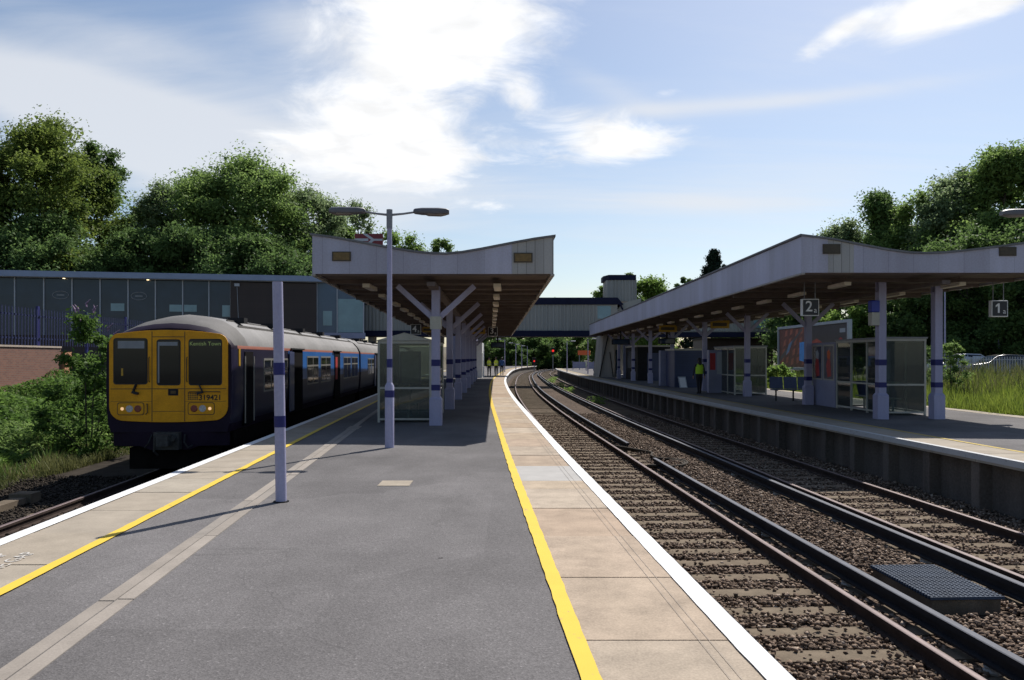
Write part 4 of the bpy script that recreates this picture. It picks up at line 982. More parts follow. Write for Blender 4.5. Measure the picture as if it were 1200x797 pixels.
def sidedoor(c, s, y0, y1, openleaf=None):
    X = 1.345*s
    def bx(ya,yb,za,zb,d0,d1):
        a,b = sorted((X+s*d0,X+s*d1)); return MB().box(a,b,ya,yb,za,zb)
    bx(y0-.03,y1+.03,1.02,2.80,-.012,.004).build('door_surround', M['inside'], c)
    bx(y0,y1,1.05,2.74,.006,.012).build('doorway_shade', M['inside'], c)  # flat dark panel paints the unlit depth of an open door
    bx(y0-.35,y1+.1,2.80,2.84,.0,.05).build('door_gutter', M['dark_iron'], c)
    if openleaf == 'blue':
        bx(y0-.58,y0-.02,1.06,2.73,.013,.04).build('door', M['tr_lighter'], c, bevel=.01)
    if openleaf == 'red':
        bx(y0+.15,y0+.6,1.75,2.6,.0125,.016).build('door_screen', M['tr_red'], c)
M['tr_lighter'] = mat('train_door_blue', (.06,.075,.16), .35, .2, 1.5, coat=.2)
L1 = 19.5
c1 = carriage(0,L1,True); c2 = carriage(20.05,19.5); c3 = carriage(40.1,19.5)
for c,y0 in ((c1,0),(c2,20.05),(c3,40.1)):
    for s in ((1,-1) if c is c1 else (1,)):
        sidedoor(c,s,y0+5.75,y0+7.0,'blue'); sidedoor(c,s,y0+12.75,y0+14.0,'red')
        for a,b in ((7.7,9.55),(10.0,11.9),(14.9,16.8),(17.1,18.95)): sidewin(c,s,y0+a,y0+b,1.72,2.62)
        for a,b in ((2.5,3.9),(4.1,5.05)): sidewin(c,s,y0+a,y0+b,1.72,2.55)
        if c is c1:
            X=1.345*s; a,b = sorted((X-s*.01,X+s*.012)); MB().box(a,b,.85,1.5,1.05,2.7).build('cab_door', M['inside'], c)
            a,b = sorted((X+s*.013,X+s*.03)); MB().box(a,b,.80,.84,1.1,2.6).build('grab_rail', M['tr_trim'], c); MB().box(a,b,1.52,1.56,1.1,2.6).build('grab_rail', M['tr_trim'], c)
            a,b = sorted((X-s*.005,X+s*.007)); MB().box(a,b,.38,.5,2.38,2.76).build('notice', M['sign_yellow'], c)
    for yv in (2.2,5.3,9.,12.5,16.4):
        MB().box(.55,.95,y0+yv,y0+yv+.3,3.40,3.53).build('roof_vent', M['dark_iron'], c)
    rb = MB()
    for x in (.72,.98): rb.box(x-.012,x+.012,y0+1.6,y0+19.3,(3.425 if x<.8 else 3.30)-.03,(3.425 if x<.8 else 3.30)+.03)
    rb.build('roof_rib', M['tr_dome'], c)
    ub = MB(); ub.box(-1.2,1.2,y0+.5,y0+19.2,.62,.975)
    for k in range(6): ub.box(-1.15,1.15,y0+5.2+1.5*k,y0+6.2+1.5*k,.28,.615)
    ub.build('underframe', M['under'], c)
    for yb in (2.9,16.6):
        w = MB(); w.box(-1.1,1.1,y0+yb-1.6,y0+yb+1.6,.45,.6)
        for q in (-1.25,1.25):
            for sx_ in (-.75,.75): w.tube([(sx_-.06,y0+yb+q,.44),(sx_+.06,y0+yb+q,.44)],.44,18)
        w.build('bogie', M['under'], c)
for ya in (L1,39.55): MB().box(-.7,.7,ya+.003,ya+.547,1.0,3.1).build('gangway', M['black'], tr)
# the yellow front
def outline(x0,x1,zb,zt,bow_b,bow_t,rb,rt,n=10):
    pts=[]; w=(x1-x0)/2; cx=(x0+x1)/2
    def zl(x): return zb+bow_b*((x-cx)/w)**2
    def zu(x): return zt-bow_t*((x-cx)/w)**2
    for i in range(n+1): x=x0+rb+(x1-x0-2*rb)*i/n; pts.append((x,zl(x)))
    for i in range(1,6): a=-PI/2+PI/2*i/6; pts.append((x1-rb+rb*math.cos(a), zl(x1-rb)+rb+rb*math.sin(a)))
    pts.append((x1,zl(x1-rb)+rb)); pts.append((x1,zu(x1-rt)-rt))
    for i in range(1,6): a=PI/2*i/6; pts.append((x1-rt+rt*math.cos(a), zu(x1-rt)-rt+rt*math.sin(a)))
    for i in range(n+1): x=x1-rt-(x1-x0-2*rt)*i/n; pts.append((x,zu(x)))
    for i in range(1,6): a=PI/2+PI/2*i/6; pts.append((x0+rt+rt*math.cos(a), zu(x0+rt)-rt+rt*math.sin(a)))
    pts.append((x0,zu(x0+rt)-rt)); pts.append((x0,zl(x0+rb)+rb))
    for i in range(1,6): a=PI+PI/2*i/6; pts.append((x0+rb+rb*math.cos(a), zl(x0+rb)+rb+rb*math.sin(a)))
    return pts
fp = MB().prism(outline(-1.235,1.235,1.19,3.155,.06,.11,.30,.22),'y',-.03,-.001).build('front_panel', M['tr_yellow'], c1, bevel=.008)
def fbox(n_,m_,x0,x1,z0,z1,d0,d1,bev=0): return MB().box(x0,x1,-d1,-d0,z0,z1).build(n_, m_, c1, bevel=bev)
def rrect(x0,x1,z0,z1,r): 
    p=[]
    for cx,cz,a0 in ((x1-r,z0+r,-90),(x1-r,z1-r,0),(x0+r,z1-r,90),(x0+r,z0+r,180)):
        for i in range(5): a=R(a0+22.5*i); p.append((cx+r*math.cos(a),cz+r*math.sin(a)))
    return p
for (x0,x1,z0,z1) in ((-1.12,-.46,2.02,2.955),(-.225,.225,2.0,2.93),(.44,1.09,2.0,2.94)):
    MB().prism(rrect(x0-.025,x1+.025,z0-.025,z1+.025,.06),'y',-.034,-.0305).build('window_seal', M['black'], c1)
    MB().prism(rrect(x0,x1,z0,z1,.05),'y',-.038,-.0345).build('windscreen', M['tr_glass'], c1)
fbox('sun_blind', M['grey_paint'], -1.05,-.50,2.76,2.92,.0385,.0405); fbox('sun_blind', M['grey_paint'], -.19,.19,2.82,2.90,.0385,.0405)
fbox('window_sticker', M['sign_yellow'], -.98,-.94,2.18,2.34,.0385,.0405); fbox('window_edge', M['grey_paint'], -.222,-.19,2.03,2.9,.0385,.0405)
text('destination_display','Kentish Town',.115,M['dest'],c1,(.765,-.0405,2.86),(R(90),0,0),.002)
sm_ = MB()
for x in (-.345,.335): sm_.box(x-.008,x+.008,-.0335,-.0305,1.21,3.12)
sm_.box(-1.2,1.2,-.0325,-.0302,1.895,1.91); sm_.box(-.337,.327,-.0345,-.0336,3.0,3.015); sm_.box(-.337,.327,-.0325,-.0303,1.42,1.43); sm_.box(.343,1.2,-.0325,-.0303,1.63,1.637); sm_.box(-1.2,-.353,-.0325,-.0303,1.63,1.637)
sm_.build('panel_seams', M['tr_seam'], c1)
fbox('step_recess', M['dark_iron'], -.01,.20,1.76,1.90,.033,.036)
MB().box(.045,.15,-.045,-.0365,1.80,1.86).build('step_plate', M['tr_seam'], c1)
for x0,x1,order in ((-1.05,-.52,('lit','head','tail')),(.415,.945,('tail','head','lit'))):
    MB().prism(rrect(x0-.015,x1+.015,1.345,1.615,.05),'y',-.0345,-.0305).build('headlight_surround', M['tr_seam'], c1)
    MB().prism(rrect(x0,x1,1.36,1.60,.045),'y',-.039,-.035).build('headlight_panel', M['tr_yellow'], c1)
    for k,kind in enumerate(order):
        x = x0+ (x1-x0)*(.17,.45,.78)[k] if order[0]=='lit' else x0+(x1-x0)*(.22,.55,.84)[k]
        r = .035 if kind=='lit' else .075
        MB().tube([(x,-.047,1.48),(x,-.0395,1.48)],[r*.85,r],16).build('headlight' if kind!='tail' else 'tail_light', {'lit':M['lit'],'head':M['headlamp'],'tail':M['taillamp']}[kind], c1)
text('unit_number','319421',.16,M['black'],c1,(.865,-.0325,1.71),(R(90),0,0),.002,bold=.003)
dp = MB()
for i in range(5):
    for j in range(4): dp.box(.40+.045*i,.43+.045*i,-.0325,-.0303,1.665+.042*j,1.695+.042*j)
dp.build('data_panel', M['tr_seam'], c1)
for x,sg in ((-.72,1),(.70,-1)):
    MB().bar((x,-.05,1.86),(x+sg*.06,-.07,2.0),.05,.03).bar((x-sg*.02,-.055,1.84),(x+sg*.10,-.06,1.80),.09,.05).build('wiper', M['black'], c1)
va = MB(); va.loft([[(x,-.02+.12*abs(x/1.25)**3,.985),(x,.25,.985),(x,.25,.60 if abs(x)<.55 else .68),(x,.02+.12*abs(x/1.25)**3,.60 if abs(x)<.55 else .68)] for x in np.linspace(-1.2,1.2,13)]); va.build('valance', M['tr_purple'], c1)
k = MB(); k.box(-.26,.26,-.18,.2,.62,.99); k.box(-.12,.12,-.42,-.18,.72,.95); k.tube([(.16,-.3,.86),(.16,-.19,.86)],.06,10); k.tube([(-.18,-.28,.9),(-.22,-.25,.6),(-.2,-.1,.5)],.025,6); k.build('coupler', mat('coupler_steel',(.035,.034,.033),.7,.5,14), c1)
k = MB(); k.tube([(.34,-.03,.93),(.36,-.14,.78),(.44,-.15,.66),(.5,-.05,.7)],.02,6); k.tube([(-.34,-.03,.93),(-.37,-.15,.76),(-.46,-.12,.66)],.02,6); k.build('air_hose', M['black'], c1)
for x in (-.40,.385):
    MB().tube([(x,-.031,2.05),(x,-.065,2.08),(x,-.065,2.55),(x,-.031,2.58)],.011,6).build('handrail', M['tr_seam'], c1)
MB().tube([(-.46,-.031,1.58),(-.43,-.06,1.58),(-.43,-.06,1.40),(-.47,-.06,1.36)],.011,6).build('lamp_bracket', M['tr_seam'], c1)
MB().tube([(.42,-.031,1.83),(.44,-.06,1.84),(1.06,-.06,1.84),(1.08,-.031,1.83)],.010,6).build('handrail', M['tr_seam'], c1)
k = MB(); k.box(-.95,.95,.3,.5,.16,.62); k.build('lifeguard', M['under'], c1)

# ------------------------------------------------------------------ station building on the left (local: x along the front, y back)
B0 = (-17.5,70.); bu = (.9824,.188)
bd = empty('station_building', (B0[0],B0[1],0), 'long flat roofed station building with dark glass front and blue grey roof edge', 'building', rz=math.atan2(bu[1],bu[0]))
def bt(px):
    m = (px-CX)/F; return (m*B0[1]-B0[0])/(bu[0]-m*bu[1])
def bz(py,t): return EYE+(HZ-py)*(B0[1]+bu[1]*t)/F
xl_, xr_ = -52., bt(427)
MB().box(xl_,bt(371),.30,12,-1.,3.6).build('wall', M['dark_brown'], bd)
MB().box(xl_,xr_,.6,11.9,3.61,8.45).build('core', M['inside'], bd)
MB().box(xl_-.5,bt(382),-.45,12.4,8.47,8.96).build('roof', M['bld_fascia'], bd)
MB().box(xl_-.5,bt(380),-.3,12.2,8.40,8.468).build('roof_soffit', M['grey_paint'], bd)
mx = [16.3,50.5,83.7,116.7,149.5,181.6,213.7,244.5,270]
tt = [bt(p) for p in mx]; t0 = tt[0]
while t0 > xl_+2.5: t0 -= 2.42; tt.insert(0,t0)
for i in range(len(tt)-1):
    MB().box(tt[i]+.05,tt[i+1]-.05,.2,.24,3.6,8.38).build('window', M['bld_glass'], bd)
for x in tt: MB().box(x-.045,x+.045,.10,.26,3.6,8.398).build('mullion', M['mullion'], bd)
for i in range(1,len(tt)-1):
    if i % 3 == 1:
        MB().tube([(tt[i]-.55,-.1,8.36),(tt[i]-.55,-.1,8.398)],.10,10).build('downlight', emit('warm_downlight',(1,.75,.42),2.5) if 'wd' not in M else M['wd'], bd)
for a,b,z0,z1 in ((129,145,5.7,6.35),(198,214,5.7,6.3),(215,230,5.7,6.3),(260,269,5.3,6.3)):
    MB().box(bt(a),bt(b),.17,.195,z0,z1).build('window_blind', M['bld_glass_pale'], bd)
for px in (70,162):
    x = bt(px); MB().tube([(x+.62*math.cos(a),.18,7.0+.33*math.sin(a)) for a in [2*PI*k/24 for k in range(25)]],.03,6).box(x-.3,x+.3,.165,.195,6.95,7.05).build('window_emblem', M['grey_paint'], bd)
MB().box(bt(270),bt(371),-.05,.28,2.4,8.32).build('cladding_panel', M['dark_brown'], bd)
MB().box(bt(371)+.01,xr_,.2,.5,3.95,8.40).build('window', mat('blue_glass_bay',(.07,.11,.17),.06,.1,1,spec=.3), bd)
MB().box(bt(396),xr_-.06,.16,.198,4.0,7.0).build('window', M['bld_glass_pale'], bd)
MB().box(bt(378.5),bt(389),.16,.198,4.6,5.9).build('window_blind', M['bld_glass_pale'], bd)
for p in (371.4,395,426): MB().box(bt(p)-.04,bt(p)+.05,.1,.155,3.95,8.39).build('mullion', M['mullion'], bd)
MB().box(bt(371)+.02,xr_+.1,-.15,5.,3.45,3.94).build('ledge', M['panel_lilac'], bd)
MB().box(bt(424),bt(425.5),.1,.25,-.9,3.44).build('prop', M['panel_lilac'], bd)
cw = MB(); cw.box(bt(275),bt(281),-.22,-.06,7.95,8.2); cw.bar((bt(278),-.1,7.9),(bt(279.5),-.1,5.2),.03,.03); cw.build('wall_light', M['mullion'], bd)
# double arrow sign rising over the roof
t = empty('double_arrow_sign',(-14.6,80,3.9),'red station sign with a white double arrow standing above the roofs','sign')
MB().tube([(0,0,0),(0,0,9.2)],.09,10).build('pole', M['grey_paint'], t)
sg_ = MB().box(-1.44,1.44,-.05,.05,9.22,10.46).build('panel', M['arrow_red'], t)
zc = 9.84; q = MB()
for z in (zc+.17,zc-.17): pass
q.box(-1.40,-.05,-.056,-.052,zc-.13,zc+.03+.10); q.box(.55,1.40,-.056,-.052,zc-.1,zc+.1)
q.prism([(-.62,zc+.6),(-.2,zc+.6),(.66,zc),(.24,zc)],'y',-.0605,-.0565); q.prism([(-.5,zc-.6),(-.08,zc-.6),(.66,zc-.001),(.24,zc-.001)],'y',-.0605,-.0565)
q.build('arrow', M['arrow_white'], t)

# ------------------------------------------------------------------ footbridge
fb = empty('footbridge',(0,74,0),'enclosed footbridge in beige corrugated cladding with navy bands over the tracks','footbridge')
def corr(mb, x0,x1,y,z0,z1,pitch=.34,d=.07):
    x=x0; pts=[]
    while x < x1: pts += [(x,y),(x+pitch*.38,y),(x+pitch*.5,y-d),(x+pitch*.88,y-d)]; x += pitch
    pts.append((x1,y)); o=len(mb.v)
    for a,b in pts: mb.v += [(a,b,z0),(a,b,z1)]
    for i in range(len(pts)-1): mb.f.append([o+2*i,o+2*i+2,o+2*i+3,o+2*i+1]); mb.m.append(0)
    return mb
X0,X1 = -14.0,9.95
corr(MB(),X0,X1-1.95,74.,4.27,6.72).build('cladding', M['clad'], fb, world=True)
MB().box(X0,X1-1.95,74.02,77.2,4.0,6.9).box(X1-1.95,X1,74.02,77.2,4.0,6.9).build('shell', M['clad'], fb, world=True)
MB().box(X1-1.93,X1-.62,73.97,74.0185,5.4,6.6).build('window', M['bld_glass_pale'], fb, world=True)
MB().prism([(X0-.1,6.725),(X1+.55,6.725),(X1-.0,7.38),(X0-.1,7.38)],'y',73.82,77.4).build('roof', M['navy_clad'], fb, world=True)
MB().bar((X1-.02,73.9,7.2),(X1+.62,73.9,6.0),.2,.14).build('end_trim', M['navy_clad'], fb, world=True)
MB().box(X0,X1+2.,73.8,77.3,3.72,4.26).build('girder', M['navy_clad'], fb, world=True)
MB().box(X0+.3,X0+.8,74.6,76.5,-1.1,3.715).build('pier', M['conc'], fb, world=True)
MB().prism([(X1+.5,6.9),(X1+2.3,7.35),(X1+2.3,4.0),(X1+.02,4.0),(X1+.02,6.2)],'y',74.4,77.2).build('stair_housing', M['clad'], fb, world=True)
a_ = MB(); corr(a_,9.7,12.26,77.9,7.3,9.42); a_.add([(9.1,78.9,7.3),(9.7,77.9,7.3),(9.7,77.9,9.42),(9.35,78.9,9.42)],[(0,1,2,3)])
a_.box(9.4,12.2,78.0,81,7.3,9.42); a_.build('lift_tower', M['clad'], fb, world=True)
MB().prism([(9.2,79.2),(9.6,77.8),(12.32,77.8),(12.32,81.1),(9.2,81.1)],'z',9.425,9.94).build('tower_roof', M['navy_clad'], fb, world=True)
corr(MB(),12.3,25.4,76.,4.27,6.5).box(12.3,25.4,76.02,78.5,4.2,6.6).build('cladding', M['clad'], fb, world=True)
MB().box(12.3,25.5,75.85,78.6,6.605,7.1).build('roof', M['navy_clad'], fb, world=True); MB().box(12.3,25.5,75.85,78.6,3.72,4.19).build('girder', M['navy_clad'], fb, world=True)
MB().box(23.4,24.9,75.84,75.9,4.6,5.6).build('window', M['bld_glass_pale'], fb, world=True)
t = empty('stair_tower',(8.5,70.5,0),'pale concrete stair tower with dark raking edges on the right platform','stair tower')
MB().prism([(7.62,0),(8.9,0),(8.9,3.7),(7.95,3.7)],'y',68.2,73.6).build('wall', M['conc'], t, world=True)
MB().box(8.93,9.75,69.,73.6,0,3.7).build('wall', M['clad'], t, world=True)
MB().bar((7.6,68.12,.05),(8.0,68.12,2.0),.1,.08).bar((8.0,68.12,2.0),(8.35,68.12,3.6),.1,.08).bar((8.78,68.1,.05),(8.5,68.1,2.2),.07,.06).build('raking_edge', M['dark_iron'], t, world=True)
MB().box(9.12,9.4,68.93,68.995,.3,2.4).build('window', M['bld_glass'], t, world=True)
t = empty('side_staircase',(10.,66.,0),'corrugated blue grey stair side panel sloping beside the stair tower','stairs')
c_ = MB(); x=9.35
while x < 11.4: 
    h = 2.9-(abs(x-9.9)*1.05 if x>9.9 else 0); c_.box(x,x+.11,66.0,66.06+.03*(int(x*10)%2),0,max(.3,h)); x += .115
c_.build('panel', M['panel_lilac'], t, world=True); MB().box(9.3,11.5,66.2,72,0,.25).build('steps', M['conc'], t, world=True)
MB().bar((9.9,65.95,3.0),(11.6,65.95,.9),.08,.08).build('handrail', M['mullion'], t, world=True)
t = empty('stair_tower',(-3.6,69,0),'white stair enclosure at the end of the near platform canopy','stair tower')
MB().box(-3.1,-2.55,67.,72,0,3.0).build('wall', M['white'], t, world=True); MB().prism([(-5.2,0),(-3.12,0),(-3.12,3.4),(-4.,3.7),(-5.2,3.7)],'y',68,72.).build('wall', M['panel_lilac'], t, world=True)
MB().box(-2.5485,-2.54,67.4,68.2,.1,2.1).build('door', M['dark_iron'], t, world=True)
t = empty('dark_hut',(22.8,80,0),'dark brown flat roofed block under the right arm of the footbridge','building')
MB().box(19.4,26.4,79.2,84,0,3.6).build('wall', M['dark_brown'], t, world=True); MB().box(19.2,26.6,79,84.2,3.605,3.72).build('roof', M['dark_iron'], t, world=True); MB().box(22,24.4,79.15,79.195,1,2.6).build('window', M['bld_glass'], t, world=True)

# ------------------------------------------------------------------ left bank: wall, fence
A_ = 19.; wl = lambda y: -A_*1.0-.06*y   # line of wall and fence
bw = empty('brick_wall',(wl(32),32,0),'brown brick wall with a short pier tinted as if sunlit, carrying a navy fence','wall')
MB().add([(wl(y)+dx,y,z) for y in (10.,36.2) for dx,z in ((0,-.8),(.35,-.8),(.35,2.12),(0,2.12))],[(0,1,2,3),(7,6,5,4),(0,4,5,1),(1,5,6,2),(2,6,7,3),(3,7,4,0)]).build('wall', M['brick'], bw, world=True)
MB().add([(wl(y)+dx,y,z) for y in (36.25,36.9) for dx,z in ((-.1,-.8),(.5,-.8),(.5,1.95),(-.1,1.95))],[(0,1,2,3),(7,6,5,4),(0,4,5,1),(1,5,6,2),(2,6,7,3),(3,7,4,0)]).build('pier', M['sunbrick'], bw, world=True)
MB().add([(wl(y)+dx,y,z) for y in (10.,36.2) for dx,z in ((-.04,2.125),(.39,2.125),(.39,2.2),(-.04,2.2))],[(0,1,2,3),(7,6,5,4),(0,4,5,1),(1,5,6,2),(2,6,7,3),(3,7,4,0)]).build('coping', M['cap'], bw, world=True)
MB().add([(wl(y)+dx,y,z) for y in (27.,36.2) for dx,z in ((.355,.15),(.75,.15),(.75,.32),(.355,.36))],[(0,1,2,3),(7,6,5,4),(0,4,5,1),(1,5,6,2),(2,6,7,3),(3,7,4,0)]).build('ledge', M['cap'], bw, world=True)
M['fence_navy'] = mat('fence_navy', (.018,.024,.07), .6, .2, 3, spec=.2)
def palisade(name, fx, y0, y1, zb, zt, label, mt, pitch=.155, every=4.5, zbf=None):
    t = empty(name,(fx((y0+y1)/2),(y0+y1)/2,0),label,'fence')
    mb = MB(); y = y0
    while y < y1:
        x = fx(y); mb.prism([(y-.03,zb),(y+.03,zb),(y+.03,zt-.08),(y,zt),(y-.03,zt-.08)],'x',x-.006,x+.006); y += pitch
    mb.build('pales', mt, t, world=True)
    for z in (zb+.3,zt-.35): MB().bar((fx(y0)-.05,y0,z),(fx(y1)-.05,y1,z),.05,.07).build('rail', mt, t, world=True)
    y = y0+.3
    while y < y1: x = fx(y); MB().box(x-.16,x-.062,y-.07,y+.07,zb-.3,zt+.1).build('post', M['navy'], t, world=True); y += every
palisade('palisade_fence', lambda y: wl(y)+.15, 12, 58, 2.22, 3.86, 'navy steel palisade fence standing on the brick wall at left', M['fence_navy'], pitch=.24)
# lower pale fence rail in front of the glass front
# right: car park fence and cars
def cfx(y): return 27.5+.0*(y)
t = empty('car_park_fence',(30,47.5,.4),'pale vertical bar fence in front of the parked cars','fence')
mb = MB(); x = 22.
while x < 40: mb.box(x-.02,x+.02,47.49,47.51,.35,1.75); x += .16
mb.build('pales', M['mullion'], t, world=True)
for z in (.6,1.55): MB().box(22,40,47.512,47.55,z,z+.05).build('rail', M['mullion'], t, world=True)
for x in (22.,26.5,31.3,36.): MB().box(x-.06,x+.06,47.56,47.68,.2,2.0).build('post', M['navy'], t, world=True)
def car(loc, rz, paint, label, tall=1.5):
    t = empty('parked_car', loc, label, 'car', 'cars parked beyond the fence', rz=rz)
    Lh = 2.1; W = .86
    prof = [(-2.1,.35),(-2.12,.62),(-2.0,.84),(-1.05,.98),(-.45,tall-.08),(.1,tall),(1.1,tall-.03),(1.75,1.05),(2.05,.95),(2.1,.55),(2.05,.33)]
    rings = []
    for wf,zf in ((-1,0.94),(-.93,1),(.93,1),(1,.94)):
        rings.append([(x, wf*W*(.82 if z>1.05 else 1), z if abs(wf)<1 else .35+(z-.35)*zf) for x,z in prof])
    b = MB().loft(rings).build('body', paint, t, smooth=True, bevel=.02)
    for s in (-1,1):
        g = MB(); y = s*W*.795
        for q in ([(-.95,1.0),(-.42,tall-.12),(.05,tall-.07),(.05,1.0)],[(.12,1.0),(.12,tall-.07),(1.05,tall-.1),(1.55,1.02)]):
            a,b2 = sorted((y,s*W*.86)); g.prism(q,'y',a,b2)
        g.build('window', M['bld_glass'], t)
    for s in (-1,1):
        MB().box(-2.13,-2.06,s*.62-.17,s*.62+.17,.62,.76).build('headlight', M['headlamp'], t, bevel=.01)
        MB().box(2.07,2.13,s*.66-.12,s*.66+.12,.65,.85).build('tail_light', M['taillamp'], t, bevel=.01)
    MB().add([(-1.03,-.66,1.0),(-1.03,.66,1.0),(-.48,.6,tall-.1),(-.48,-.6,tall-.1),(-1.0,-.66,.97),(-1.0,.66,.97),(-.44,.6,tall-.13),(-.44,-.6,tall-.13)],[(0,1,2,3),(7,6,5,4),(0,4,5,1),(1,5,6,2),(2,6,7,3),(3,7,4,0)]).build('windscreen', M['bld_glass'], t)
    for x in (-1.3,1.3):
        for s in (-1,1):
            w = MB().tube([(x,s*(W-.19),.31),(x,s*(W+.012),.31)],.31,18).build('wheel', M['black'], t); MB().tube([(x,s*(W+.0125),.31),(x,s*(W+.02),.31)],.19,14).build('rim', M['mullion'], w)
P_silver = mat('silver_paint',(.42,.43,.45),.3,.1,2,coat=.6,metal=.4); P_dark = mat('dark_car_paint',(.012,.013,.018),.25,.1,2,coat=.7); P_white = mat('white_car_paint',(.6,.6,.6),.3,.1,2,coat=.5)
car((30.2,53.,.48),R(8),P_silver,'silver hatchback parked at the left end of the row behind the fence')
car((31.2,50.2,.42),R(-4),P_dark,'dark low car parked right behind the pale bar fence',1.48)
car((35.6,52.4,.5),R(3),P_white,'pale car parked right of the dark car behind the fence')

# ------------------------------------------------------------------ signals, orange board, barriers at the far end
def signal(x,y,h,label):
    t = empty('railway_signal',(x,y,-.9),label,'signal','red railway signals')
    MB().tube([(0,0,0),(0,0,h)],.08,8).build('post', M['grey_paint'], t); MB().box(-.32,.32,-.2,.1,h,h+1.3).build('head', M['black'], t, bevel=.03)
    MB().tube([(0,-.205,h+.65),(0,-.21,h+.65)],.22 if h>2 else .15,14).build('lamp', emit('red_signal_lamp',(1,.03,.02),.7), t)
signal((648.-600)/F*150+.0,150,3.35,'red signal between the tracks beyond the footbridge, the higher one'); signal((626.-600)/F*142,142,1.4,'red signal at the near platform tip beyond the footbridge, the lower one')
t = empty('orange_board',(10.9,118.5,0),'orange sign board on two posts at the far end of the right platform','sign')
MB().box(-.95,.95,-.05,.05,2.15,2.85).build('panel', M['orange'], t)
for s in (-.7,.7): MB().box(s-.05,s+.05,.055,.155,0,2.7).build('post', M['grey_paint'], t)
for k,(x,y,l) in enumerate(((9.6,112,'pale barrier panel left of the orange board'),(10.8,104,'pale barrier panel below the orange board'),(11.1,92,'pale barrier panel nearest to the stair tower'))):
    t = empty('barrier',(x,y,0),l,'barrier','barriers on the far right platform')
    for s in (-.9,0,.9): MB().box(s-.04,s+.04,-.04,.04,0,1.3).build('post', M['panel_lilac'], t)
    MB().box(-.9,.9,-.015,.015,.25,1.15).build('panel', M['panel_lilac'], t)
